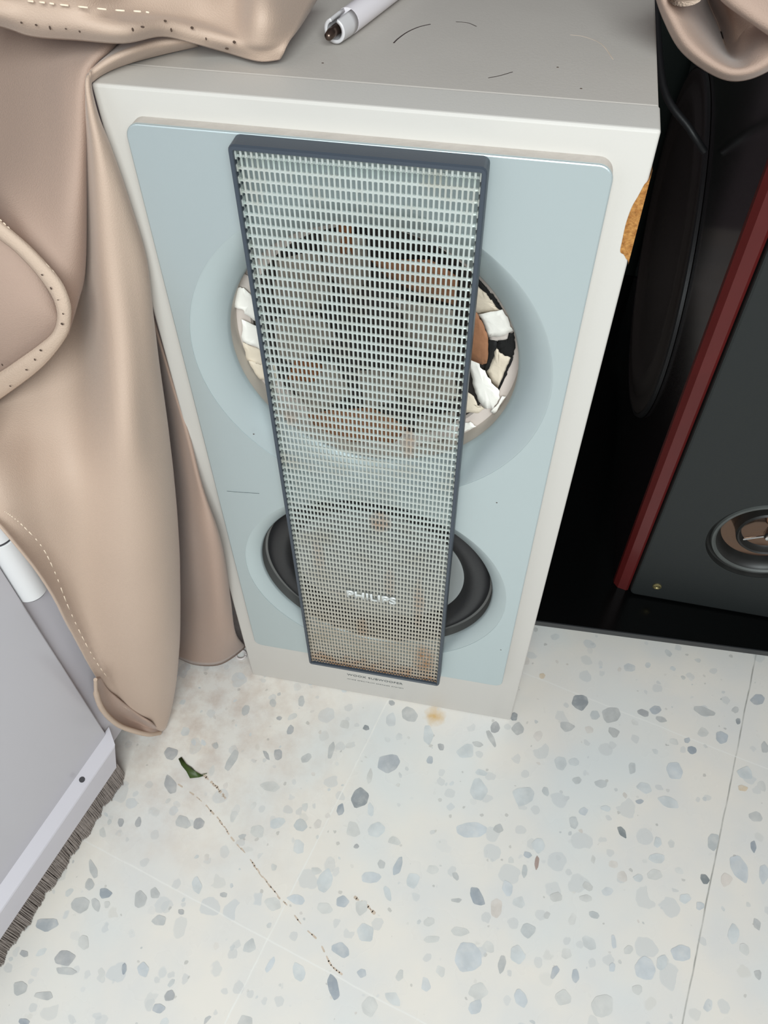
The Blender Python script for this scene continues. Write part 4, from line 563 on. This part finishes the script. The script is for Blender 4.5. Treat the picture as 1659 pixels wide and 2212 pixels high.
# ---------------------------------------------------------------- white speaker
H = G['cam']['H']; W2 = .125
sp = thing('loudspeaker', 'white two-woofer loudspeaker with silver panel and rusty wire grille, standing on the terrazzo', 'speaker')
body = box('cabinet', (-W2+.0004, W2-.0004, .0236, .32, 0, H-.0006), M['top'], sp, .001, 2)
baf = box('front_board', (-W2, W2, 0, .023, 0, H), M['white'], sp, .0014, 3)
# holes through the front board for both drivers are cut with real openings
def cut(o, x, z, r, y0=-.1, y1=.12, par=None):
    bm = bmesh.new(); bmesh.ops.create_cone(bm, cap_ends=True, segments=96, radius1=r, radius2=r, depth=y1-y0)
    bmesh.ops.rotate(bm, cent=(0, 0, 0), matrix=Matrix.Rotation(math.pi/2, 3, 'X'), verts=bm.verts)
    bmesh.ops.translate(bm, vec=(x, (y0+y1)/2, z), verts=bm.verts)
    me = bpy.data.meshes.new('cutter'); bm.to_mesh(me); bm.free(); c = bpy.data.objects.new('cutter', me); sc.collection.objects.link(c); c.parent = par
    md = o.modifiers.new('b', 'BOOLEAN'); md.object = c; md.operation = 'DIFFERENCE'; md.solver = 'EXACT'
    dg = bpy.context.evaluated_depsgraph_get(); n = bpy.data.meshes.new_from_object(o.evaluated_get(dg)); o.modifiers.clear(); o.data = n
    bpy.data.objects.remove(c)
C1 = (0, .407); C2 = (0, .198); RO1, RI1, RO2, RI2 = .102, .083, .100, .089
for o_ in (baf, body):
    cut(o_, C1[0], C1[1], .0895); cut(o_, C2[0], C2[1], .0915)
# exposed particleboard where the paint has chipped off the right edge
P = [Vector(p) for p in spline(G['chipout'], 3)]
edge = [Vector((W2-.0002, 0, P[-1].z)), Vector((W2-.0002, 0, P[0].z))]
poly = [(min(p.x, W2-.0002), -.00025, p.z) for p in P]+[(e.x, -.00025, e.z) for e in edge]
back = [(x, .006, z) for x, y, z in poly]; n_ = len(poly)
side = [(x+(.0006 if x > W2-.001 else 0), y, z) for x, y, z in poly]
ch = obj('exposed_chip', side+[(x+(.0006 if x > W2-.001 else 0), y, z) for x, y, z in back], [tuple(range(n_))]+[(i, i+n_, (i+1) % n_+n_, (i+1) % n_) for i in range(n_)], M['mdf'], sp)
ch['label'] = 'raw orange brown particleboard where the white paint has chipped'
# silver panel with two flared rings
def rrect(x0, x1, z0, z1, r, n=8):
    out = []
    for cx, cz, a0 in ((x1-r, z1-r, 0), (x0+r, z1-r, 90), (x0+r, z0+r, 180), (x1-r, z0+r, 270)):
        for k in range(n+1):
            a = math.radians(a0+90*k/n); out.append((cx+r*math.cos(a), cz+r*math.sin(a)))
    return out
def slab(name, outline, y0, y1, m, parent, bev=.0008):
    bm = bmesh.new(); a = [bm.verts.new((x, y0, z)) for x, z in outline]; f = bm.faces.new(a)
    r = bmesh.ops.extrude_face_region(bm, geom=[f]); vs = [e for e in r['geom'] if isinstance(e, bmesh.types.BMVert)]
    bmesh.ops.translate(bm, vec=(0, y1-y0, 0), verts=vs)
    if bev:
        ed = [e for e in bm.edges if all(abs(v.co.y-y0) < 1e-6 for v in e.verts)]
        bmesh.ops.bevel(bm, geom=ed, offset=bev, segments=2, profile=.5, affect='EDGES')
    bmesh.ops.recalc_face_normals(bm, faces=bm.faces)
    return objbm(name, bm, m, parent)
PF = -.008
pan = slab('silver_panel', rrect(-.1095, .1095, .0755, .536, .007), PF, -.0066, M['silver'], sp, .0007)
M['dusty'] = mat('dusty_beige_plastic', (186, 178, 170), .7, bump=.3, bscale=400, var=.08, vscale=120)
rim_ = slab('panel_rim', rrect(-.1093, .1093, .0757, .5358, .0068), -.0067, .0005, M['dusty'], sp, 0)
cut(rim_, C1[0], C1[1], RO1-.0002); cut(rim_, C2[0], C2[1], RO2-.0002)
cut(pan, C1[0], C1[1], RO1-.0002); cut(pan, C2[0], C2[1], RO2-.0002)
lathe('flared_ring', [(RO1, PF+.0002), (RO1-.0012, PF+.0004), (RI1+.0012, .0034), (RI1, .0046), (RI1-.0004, .0056)], (C1[0], 0, C1[1]), M['silver'], sp, 128)
lathe('flared_ring', [(RO2, PF+.0002), (RO2-.001, PF+.0004), (RI2+.001, -.0024), (RI2, -.0014), (RI2-.0003, .0)], (C2[0], 0, C2[1]), M['silver'], sp, 128)
# upper driver: torn and taped
dr = thing('d', None, None); bpy.data.objects.remove(dr)
up_ = lathe('torn_woofer', [(RI1-.0003, .0052), (RI1-.0003, .0165), (.0835, .0166)], (C1[0], 0, C1[1]), M['wall_grey'], sp, 128)
up_['label'] = 'upper woofer, its paper cone torn and patched with white tape'
CZ = .405
lathe('card_ring', [(.0836, .0168), (.0795, .0165), (.0745, .0172), (.0738, .0195)], (0, 0, C1[1]), M['ring'], up_, 128)
lathe('cone', [(.0742, .0195), (.066, .0225), (.045, .033), (.026, .043), (.018, .043), (.01, .036), (.0005, .034)], (0, 0, C1[1]), M['conedark'], up_, 96)
MS = {'white': 'whitetape', 'cream': 'cream', 'grey': 'grey', 'brown': 'brown', 'rust': 'rust', 'gap': 'black'}  # gap pieces: flat black patches standing in for the dark inside open tears
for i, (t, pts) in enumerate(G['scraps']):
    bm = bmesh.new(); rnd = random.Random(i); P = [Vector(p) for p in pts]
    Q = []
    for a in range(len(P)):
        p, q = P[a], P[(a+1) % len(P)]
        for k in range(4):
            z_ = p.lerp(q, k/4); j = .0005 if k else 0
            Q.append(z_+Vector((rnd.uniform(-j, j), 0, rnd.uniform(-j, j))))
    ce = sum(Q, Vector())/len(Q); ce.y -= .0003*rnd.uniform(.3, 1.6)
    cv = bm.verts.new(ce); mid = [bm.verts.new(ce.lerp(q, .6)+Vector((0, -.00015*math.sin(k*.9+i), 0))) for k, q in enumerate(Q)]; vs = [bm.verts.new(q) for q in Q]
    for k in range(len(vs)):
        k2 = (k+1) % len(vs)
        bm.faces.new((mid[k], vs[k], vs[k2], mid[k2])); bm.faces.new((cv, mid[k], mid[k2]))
    o = objbm('tape_strip' if t in ('white', 'grey') else 'dark_tear_patch' if t == 'gap' else 'paper_scrap', bm, M['greyed'] if i >= 18 and t in ('white', 'cream') else M[MS[t]], up_, True)
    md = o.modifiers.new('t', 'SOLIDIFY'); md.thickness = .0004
    if t == 'brown': o['label'] = 'brown torn piece of the cone'
# lower driver
lo = lathe('lower_woofer', [(RI2-.0004, -.0008), (RI2-.0009, .006), (.0862, .0068)], (0, 0, C2[1]), M['well'], sp, 128)
lo['label'] = 'intact lower woofer with wide black rubber surround'
lathe('rubber_surround', [(.0866, .0068), (.0845, .0045), (.080, .0026), (.074, .0030), (.069, .0058), (.0662, .0092)], (0, 0, C2[1]), M['rubber'], lo, 128)
lathe('cone', [(.0668, .0088), (.0645, .0086), (.046, .0155), (.028, .025), (.022, .027), (.020, .022), (.012, .0185), (.0005, .0175)], (0, 0, C2[1]), M['cone'], lo, 96)
# grille: slate frame + pressed mesh
GF, GX, GZ0, GZ1 = -.0185, .0572, .0765, .5355
gr = thing('x', None, None); bpy.data.objects.remove(gr)
def frame_ring(name, x0, x1, z0, z1, t, yf, yb, m, parent):
    bm = bmesh.new()
    def ring(a, y, r): return [bm.verts.new((x, y, z)) for x, z in rrect(x0+a, x1-a, z0+a, z1-a, r, 4)]
    L = [ring(0, yb, .003), ring(0, yf+.0012, .003), ring(.0006, yf, .0024), ring(t-.0003, yf, .001), ring(t, yf+.0004, .0006), ring(t, yb, .0006)]
    n = len(L[0])
    for a, b in zip(L, L[1:]+L[:1]):
        for k in range(n): bm.faces.new((a[k], a[(k+1) % n], b[(k+1) % n], b[k]))
    return objbm(name, bm, m, parent)
gfr = frame_ring('grille_frame', -GX, GX, GZ0, GZ1, .0024, GF, PF+.0002, M['frame'], sp)
def mesh_mat():
    m = mat('rusty_pressed_steel', (196, 198, 192), .42, metal=.45); t = NT(m); xyz = t.xyz()
    base = t.mix(t.mapr(xyz[2], .13, .30), lin((196, 188, 174)), lin((200, 208, 204)))
    dirt = t.mapr(t.noise(45, 5, rough=.6), .48, .72)
    base = t.mix(t.math('MULTIPLY', dirt, .35), base, lin((170, 156, 132)))
    n2 = t.noise(70, 6, rough=.7)
    low = t.mapr(xyz[2], .145, .078)
    rt = t.math('MULTIPLY', t.mapr(t.math('ADD', n2, t.math('MULTIPLY', t.math('POWER', low, 3), .42)), .60, .95), t.mapr(xyz[2], .30, .12, .25, 1), True)
    # two rust streaks
    def blob(x, z, sx, sz, a):
        d = t.math('ADD', t.math('POWER', t.math('DIVIDE', t.math('SUBTRACT', xyz[0], x), sx), 2), t.math('POWER', t.math('DIVIDE', t.math('SUBTRACT', xyz[2], z), sz), 2))
        return t.math('MULTIPLY', t.mapr(t.math('ADD', d, t.math('MULTIPLY', t.math('SUBTRACT', n2, .5), 3.2)), .0, 1.5, 1, 0), a)
    for args in ((.043, .112, .009, .022, .9), (.008, .287, .007, .010, .75), (.036, .195, .004, .03, .45), (-.008, .145, .005, .016, .5), (-.038, .235, .005, .02, .35), (.026, .365, .004, .012, .6), (-.045, .372, .004, .006, .6), (.014, .215, .004, .02, .35)):
        rt = t.math('MAXIMUM', rt, blob(*args))
    rt = t.math('MULTIPLY', rt, t.mapr(t.noise(260, 3), .35, .65, .55, 1))
    base = t.mix(rt, base, t.mix(t.noise(200, 2), lin((120, 78, 44)), lin((176, 124, 66))))
    t.L.new(base, t.b.inputs['Base Color']); t.L.new(t.mapr(rt, 0, .8, .45, 0), t.b.inputs['Metallic']); t.L.new(t.mapr(rt, 0, .8, .4, .85), t.b.inputs['Roughness'])
    return m
M['mesh'] = mesh_mat()
def grille_mesh():
    x0, x1, z0, z1 = -GX+.0026, GX-.0026, GZ0+.0026, GZ1-.0056
    nx = 44; nz = 80; px = (x1-x0)/nx; pz = (z1-z0)/nz; hw = px*.5*.64; hh = pz*.5*.80; y0 = GF+.0022; th = .0009
    v = []; f = []; cache = {}
    def V(x, y, z):
        k = (round(x*1e6), round(y*1e6), round(z*1e6))
        if k not in cache: cache[k] = len(v); v.append((x, y, z))
        return cache[k]
    c = hw*.42
    for i in range(nx):
        for j in range(nz):
            cx = x0+(i+.5)*px; cz = z0+(j+.5)*pz
            O = [(cx-hw+c, cz-hh), (cx+hw-c, cz-hh), (cx+hw, cz-hh+c), (cx+hw, cz+hh-c), (cx+hw-c, cz+hh), (cx-hw+c, cz+hh), (cx-hw, cz+hh-c), (cx-hw, cz-hh+c)]
            A, B, C_, D_ = (cx-px/2, cz-pz/2), (cx+px/2, cz-pz/2), (cx+px/2, cz+pz/2), (cx-px/2, cz+pz/2)
            def yy(x, z):
                e = min(x-x0, x1-x, z-z0, z1-z); return y0+(.0012 if e < 1e-5 else 0)
            fr = [V(x, yy(x, z)-0, z) for x, z in (A, B, C_, D_)]; q = [V(x, y0-.0001, z) for x, z in O]; bk = [V(x, y0+th, z) for x, z in O]
            f += [(fr[0], fr[1], q[1], q[0]), (fr[1], q[2], q[1]), (fr[1], fr[2], q[3], q[2]), (fr[2], q[4], q[3]), (fr[2], fr[3], q[5], q[4]), (fr[3], q[6], q[5]), (fr[3], fr[0], q[7], q[6]), (fr[0], q[0], q[7])]
            for k in range(8): f.append((q[k], q[(k+1) % 8], bk[(k+1) % 8], bk[k]))
    # folded rim of fingers running back along the edges
    def bar(xa, xb, ya, yb, za, zb):
        s = len(v)
        v.extend([(x, y, z) for x in (xa, xb) for y in (ya, yb) for z in (za, zb)])
        f.extend([(s, s+1, s+3, s+2), (s+4, s+6, s+7, s+5), (s, s+4, s+5, s+1), (s+2, s+3, s+7, s+6), (s, s+2, s+6, s+4), (s+1, s+5, s+7, s+3)])
    for i in range(nx+1):
        x = x0+i*px; w_ = px*.2; bar(x-w_, x+w_, y0-.0001, y0+.0009, z1-.0004, z1+.0022); bar(x-w_, x+w_, y0+.0001, y0+.0075, z1+.0018, z1+.0027)
    for j in range(nz+1):
        z = z0+j*pz
        for x in (x0, x1): bar(x-.0004, x+.0004, y0-.0004, y0+.007, z-pz*.28, z+pz*.28)
    o = obj('grille_mesh', v, f, M['mesh'], gfr); o['label'] = 'pressed metal mesh with rust along its lower edge'
    return o
grille_mesh()
text('emblem', 'PHILIPS', .038, .0088, (-.0186, GF+.0016, .1915), M['logo'], gfr, bold=.03, depth=.0012, space=1.02)
text('lettering', 'WOOX SUBWOOFER', .0520, .0032, (-.0293, -.0001, .0326), M['ink'], sp, bold=.004, depth=.00008, space=1.1)
text('lettering', 'WIDE SPECTRUM SPEAKER SYSTEM', .0530, .0014, (-.0295, -.0001, .0250), M['ink'], sp, depth=.00005, space=1.15)
for nm in ('arc1', 'arc2', 'arc3', 'arc4'):
    tube('scratch', [Vector((p.x, p.y, H-.0006)) for p in spline(G[nm], 4)], .00028 if nm != 'arc1' else .0004, M['grime'] if nm == 'arc4' else M['steel'], body, 6, .25)
for p in G['dots_top'][:1]+G['dots_top'][2:]: dots('speck', [(p[0], p[1], H-.0006)], .0007, M['hole'], body, .3, 'z')
tube('scratch', G['scr_panel'], .0002, M['ink'], pan, 6, .3)
for p in G['dots_panel']: dots('speck', [p], .0006, M['hole'], pan, .3)
# ---------------------------------------------------------------- left curtain
cu = thing('curtain', 'beige curtain hanging over the left edge of the white speaker, tip on the floor', 'curtain', (0, 0, 0))
fd = cloth('front_drape', G['front_drape'], M['cloth'], cu, 6)
bf = cloth('back_fold', G['back_fold'], M['cloth_shaded'], cu, 6); bf['label'] = 'rear fold tucked beside the speaker'
cl = cloth('curled_hem', G['curl'], M['cloth_shaded'], cu, 6, .0016, 0); tube('curled_rim', spline([r[3] for r in G['curl']], 5), [.0014]*4+[.0022]*27, M['hem'], cl, 8); cl['label'] = 'curled underside of the curtain tip with a pale rim'  # shade inside and sun on the rim are put into the cloth tones
ov = cloth('overlapping_fold', G['overlay'], M['cloth_shaded'], cu, 6)
ip = cloth('inner_ply', G['inner_ply'], M['cloth_shaded'], cu, 6)
sh = cloth('hem', G['side_hem'], M['hem'], cu, 5, .002, .0004); sh['label'] = 'paler stitched hem with needle holes'
tf = cloth('hem_fold', G['top_fold'], M['cloth'], cu, 7, .0022, .0016); tf['label'] = 'folded hem lying on the speaker top'
stitches('stitching', G['stitch_top'], M['thread'], tf, .0004, 9, .5)
stitches('stitching', G['stitch_side'], M['thread'], ov, .0003, 16, .6)
stitches('stitching', G['stitch_hem'], M['thread'], fd, .00032, 30, .55)
tag(dots('needle_hole', G['holes_top'], .0006, M['hole'], tf), kind='stuff')
tag(dots('needle_hole', G['holes_side'], .0006, M['hole'], sh), kind='stuff')
# ---------------------------------------------------------------- right curtain end
cr2 = thing('curtain', 'curtain end sagging in a rounded swag in front of the black tower speaker', 'curtain', (0, 0, 0))
cloth('swag', G['swag'], M['cloth_shaded'], cr2, 7, .0016, 0)
cloth('upper_flap', G['upper_flap'], M['cloth_shaded'], cr2, 6, .0016, 0)
tube('rolled_tip', spline(G['tip'], 3), [.004]+[.0072]*9, M['hem'], cr2, 16)
# ---------------------------------------------------------------- door leaf with brush sweep
B0 = Vector((-.20489, -.12366, 0)); u_ = Vector((-.22305, -.97481, 0)); n_v = Vector((.97481, -.22305, 0))
dr = thing('door_1', None, None, B0, math.atan2(u_.y, u_.x), kind='structure')   # local +x along the leaf, local +y = outward normal? (see below)
dr['label'] = 'white door leaf with hinge barrel and brush sweep beside the curtain'
# local x = u (towards the viewer), local y = rotate(u, 90deg) = n_v
LL = .95
box('door_panel', (-.0145, LL, -.045, -.0105, .03, 2.0), M['door'], dr, .0012)
box('door_stile', (-.040, -.0152, -.045, -.0155, .03, 2.0), M['doorlip'], dr, .002)
box('door_stile', (-.060, -.0405, -.045, -.0225, .03, 2.0), M['doorlip'], dr, .002)
def extr(name, prof, x0, x1, m, parent, skew=None):
    v = []; n = len(prof)
    for i, x in enumerate((x0, x1)):
        for k, (d, z) in enumerate(prof): v.append((x+(skew[k] if skew and i == 0 else 0), d, z))
    f = [tuple(range(n))[::-1], tuple(range(n, 2*n))]+[(k, (k+1) % n, n+(k+1) % n, n+k) for k in range(n)]
    return obj(name, v, f, m, parent)
car = extr('brush_carrier', [(-.012, .030), (0, .030), (0, .0545), (-.0006, .0556), (-.0108, .0610), (-.0122, .0610), (-.012, .058)], -.0010, LL, M['doorlip'], dr, [-.014, 0, -.0085, -.010, -.0185, -.0195, -.018])
car['label'] = 'pale aluminium strip holding the brush'
# screw hole in the sloping face
sh_ = lathe('screw_hole', [(.0023, .0012), (.0023, .0), (.0020, -.0003), (.00005, -.0003)], (0, 0, 0), M['dark'], dr, 24)
sl = math.atan2(.0054, .0102)
sh_.rotation_euler = (math.pi/2-sl-math.pi, 0, 0)
sh_.location = (.0255, -.0056, .0588)
bm = bmesh.new(); rnd = random.Random(2)
x = -.004
while x < .42:
    for k in range(3):
        d = -.002-.003*k+rnd.uniform(-.001, .001); xx = x+rnd.uniform(-.0006, .0006); e = rnd.uniform(-.0012, .0012); o2 = rnd.uniform(-.0003, .0010)+.0010*math.sin(x*160)+.0008*math.sin(x*410)
        a, b = Vector((xx, d, .0305)), Vector((xx+e, d+o2, .0006+rnd.uniform(0, .002)))
        w_ = rnd.uniform(.0002, .0004)
        vs = [bm.verts.new(a+Vector((-w_, 0, 0))), bm.verts.new(a+Vector((w_, 0, 0))), bm.verts.new(b+Vector((w_, 0, 0))), bm.verts.new(b+Vector((-w_, 0, 0)))]
        v2 = [bm.verts.new(q.co+Vector((0, -.0004, 0))) for q in vs]
        bm.faces.new(vs); bm.faces.new(v2[::-1])
        for q in range(4): bm.faces.new((vs[q], v2[q], v2[(q+1) % 4], vs[(q+1) % 4]))
    x += .0003
bo = objbm('brush', bm, M['bristle'], dr); tag(bo, 'dark grey brush bristles sweeping the floor', kind='stuff')
def vcyl(name, x, d, r, z0, z1, m, parent, n=48):
    bm = bmesh.new(); bmesh.ops.create_cone(bm, cap_ends=True, segments=n, radius1=r, radius2=r, depth=z1-z0)
    bmesh.ops.translate(bm, vec=(x, d, (z0+z1)/2), verts=bm.verts)
    bmesh.ops.bevel(bm, geom=[e for e in bm.edges if abs(e.verts[0].co.z-e.verts[1].co.z) < 1e-6], offset=r*.05, segments=2, affect='EDGES')
    o = objbm(name, bm, m, parent, True); sharp(o, 40); return o
hg = vcyl('hinge_barrel', -.0262, -.0145, .0108, .2590, .3175, M['tube'], dr)
vcyl('hinge_knuckle', -.0262, -.0145, .0108, .3195, .42, M['tube'], hg)
vcyl('hinge_washer', -.0262, -.0145, .0100, .3172, .3198, M['dark'], hg)
vcyl('hinge_washer', -.0262, -.0145, .0100, .2576, .2592, M['dark'], hg)
# ---------------------------------------------------------------- low black shelf
sx, sy, sa = .1405, .088, math.radians(2.0)
st = thing('tv_stand', 'low gloss black stand shelf under the dark tower speaker', 'stand', (sx, sy, 0), sa)
prism('shelf', [(-.012, 0), (.80, 0), (.80, .62), (.0096, .62)], .0325, .040, M['glossblack'], st)
box('shelf_edge_trim', (-.012, .80, -.0012, -.0001, .0328, .0397), M['shelfedge'], st)
for x0, y0 in ((.04, .06), (.72, .06), (.04, .54), (.72, .54)):
    box('foot', (x0, x0+.04, y0, y0+.04, .0, .0324), M['glossblack'], st, .002, 2)
box('back_panel', (.0095, .108, .585, .604, .0401, .95), M['greenblack'], st, .001, 2)
# ---------------------------------------------------------------- tower speaker
ta = -.024
tw = thing('tower_speaker', 'black and dark cherry floor speaker with side woofer, behind the white one', 'speaker', (.2075, .139, .0402), ta)
TD, TH_, TW = .483, .86, .26
bm = bmesh.new()
prof = [(0, .010), (0, TD), (TW, TD), (TW, .010), (TW-.010, 0), (.0045+.012, 0), (.0165, .004), (.0, .010)]
cab = prism('cabinet', [(0, .0101), (0, TD), (TW, TD), (TW, .0101)], 0, TH_, M['lacquer'], tw)
prism('corner_strip', [(0, .010), (.0006, .0065), (.0045, .0018), (.0125, .0), (.0145, .001), (.0145, .010)], 0, TH_, M['red'], tw)
prism('corner_strip', [(TW, .010), (TW-.0006, .0065), (TW-.0045, .0018), (TW-.0125, .0), (TW-.0145, .001), (TW-.0145, .010)], 0, TH_, M['red'], tw)
bfl = slab('baffle', rrect(.0155, TW-.0155, .0015, TH_-.002, .006), -.0045, .0100, M['charcoal'], tw, .002)
FC = (.1085, .1085); cut(bfl, FC[0], FC[1], .0495, -.012, .03, tw); cut(cab, FC[0], FC[1], .0495, -.01, .08, tw); 
FCs = (TW/2+.0, .33)
dv = lathe('woofer', [(.0494, -.004), (.0485, .0), (.0465, .0015), (.0445, -.0005), (.0430, -.0015), (.0415, -.0005), (.0395, .0015), (.0375, .0060), (.0365, .0110)], (FC[0], 0, FC[1]), M['blackrubber'], tw, 96)
dv['label'] = 'front driver with dusty grey rim and brown mirror dish'
lathe('dusty_rim', [(.0452, -.0008), (.0444, -.0026), (.0428, -.0031), (.0412, -.0016)], (FC[0], 0, FC[1]), M['greyrim'], dv, 96)
lathe('mirror_dish', [(.0366, .0108), (.034, .0120), (.030, .0130), (.020, .0138), (.0002, .014)], (FC[0], 0, FC[1]), M['mirror'], dv, 96)
lathe('inner_ring', [(.0265, .0135), (.0262, .0035), (.0250, .0020), (.0236, .0030), (.0225, .0075), (.0215, .009)], (FC[0]+.001, 0, FC[1]+.002), M['blackrubber'], dv, 72)
lathe('inner_dish', [(.0216, .0090), (.012, .0130), (.0005, .0140)], (FC[0]+.001, 0, FC[1]+.002), M['mirror'], dv, 72)
hub = lathe('hub', [(.0005, -.0015), (.003, -.001), (.0042, .001), (.0042, .006), (.0002, .0125)], (FC[0]+.001, 0, FC[1]+.002), M['chrome'], dv, 32)
for a in (95, 215, 335):
    r = math.radians(a); c_ = (FC[0]+.001, .003, FC[1]+.002)
    tube('spoke', [(c_[0]+.004*math.cos(r), .003, c_[2]+.004*math.sin(r)), (c_[0]+.021*math.cos(r), .0045, c_[2]+.021*math.sin(r))], .0011, M['chrome'], dv, 10)
for x_, z_ in ((.0373, .0215), (TW-.0373, .0215)):
    lathe('screw', [(.0042, -.0046), (.0040, -.0056), (.0030, -.0060), (.0022, -.0056), (.0018, -.0050), (.0002, -.0050)], (x_, 0, z_), M['brass'], tw, 32)
# oval side driver set into the left side
SC = (0, .300, .198)
sd = lathe('side_woofer', [(1.0, -.0006), (.985, -.0040), (.955, -.0046), (.93, -.003), (.90, -.0035), (.86, -.0065), (.80, -.0065), (.745, -.002), (.72, -.0006), (.55, -.0010), (.30, -.0016), (.002, -.002)], SC, M['blackrubber'], tw, 96, 'x', True, .208, .150)
M['ovalgrey'] = mat('brownish_black_cone', (50, 45, 42), .5, var=.1, vscale=20); sd.data.materials[0] = M['ovalgrey']
sd['label'] = 'dark oval driver on the side of the tower'
lathe('oval_rim', [(1.012, -.0004), (1.008, -.0030), (.992, -.0040), (.985, -.002)], SC, M['rubber'], sd, 96, 'x', True, .208, .150)
# cable behind, between the two speakers
tag(tube('cable', spline([(.150, .44, .46), (.165, .36, .42), (.19, .335, .40), (.2055, .33, .385)], 6), .003, M['rubber']), 'black cable hanging between the white speaker and the tower', 'cable')
# ---------------------------------------------------------------- white rod on the speaker top
rd = G['rod']; base = Vector(rd[1])
rod = thing('plastic_rod', 'white plastic rod with a short metal tip, lying on the white speaker', 'rod', (base.x, base.y, H-.0006))
def rl(p, z=None): return Vector((p[0], p[1], (p[2] if z is None else z)))-Vector((base.x, base.y, H-.0006))
RR = .0060
tube('rod_body', [rl(rd[2])+(rl(rd[1])-rl(rd[2]))*.55, rl(rd[2]), rl(rd[3]), rl(rd[4])], RR, M['plastic'], rod, 32)
a_, b_ = rl(rd[2])+(rl(rd[1])-rl(rd[2]))*.55, rl(rd[0])
t_ = (b_-a_).normalized(); s_ = t_.cross(Vector((0, 0, 1))).normalized()
bm = bmesh.new(); n = 28; rings = []
for k, L_ in ((0, 0), (1, .35), (2, .97), (3, 1)):
    ring = []
    for q in range(n+1):
        a = math.radians(110+320*q/n); rr = RR*(.985 if L_ < .95 else .93)
        ring.append(bm.verts.new(a_+t_*(b_-a_).length*L_+s_*math.cos(a)*rr+Vector((0, 0, math.sin(a)*rr))))
    rings.append(ring)
for k in range(3):
    for q in range(n): bm.faces.new((rings[k][q], rings[k][q+1], rings[k+1][q+1], rings[k+1][q]))
cap = objbm('slotted_cap', bm, M['clear'], rod, True); md = cap.modifiers.new('t', 'SOLIDIFY'); md.thickness = .0016; md.offset = -1
tube('metal_tip', [a_-t_*.004, a_+t_*.005, a_+t_*(b_-a_).length*.8, b_+t_*.003, b_+t_*.0062-Vector((0, 0, .0006)), b_+t_*.0072-Vector((0, 0, .0008))], [.0026, .0026, .0026, .0024, .0019, .0008], M['steel'], rod, 16)
# ---------------------------------------------------------------- bits on the floor
wp = G['washer'][0]; M['ringp'] = mat('translucent_white_plastic', (214, 206, 204), .3)
bm = bmesh.new(); tubemesh(bm, [Vector((wp[0]+.0048*math.cos(a/32*6.2832), wp[1]+.0048*math.sin(a/32*6.2832), .0013)) for a in range(33)], .0012, 8)
tag(objbm('washer', bm, M['ringp'], None, True), 'tiny pale ring lying by the lower left foot of the white speaker', 'ring')
P = [Vector(p) for p in G['leaf']]; ce = sum(P, Vector())/len(P)
bm = bmesh.new(); cv = bm.verts.new(ce+Vector((0, 0, .0028))); vs = [bm.verts.new(p+Vector((0, 0, .0006+.0010*abs(math.sin(i*1.3))))) for i, p in enumerate(P)]
for k in range(len(vs)): bm.faces.new((cv, vs[k], vs[(k+1) % len(vs)]))
lf = objbm('leaf', bm, M['leaf'], None, True); md = lf.modifiers.new('t', 'SOLIDIFY'); md.thickness = .0004; md.offset = 1
tag(lf, 'small curled dark green leaf scrap on the terrazzo', 'leaf')
tube('leaf_stem', G['leafstem'], .0003, M['leaf'], lf, 6)
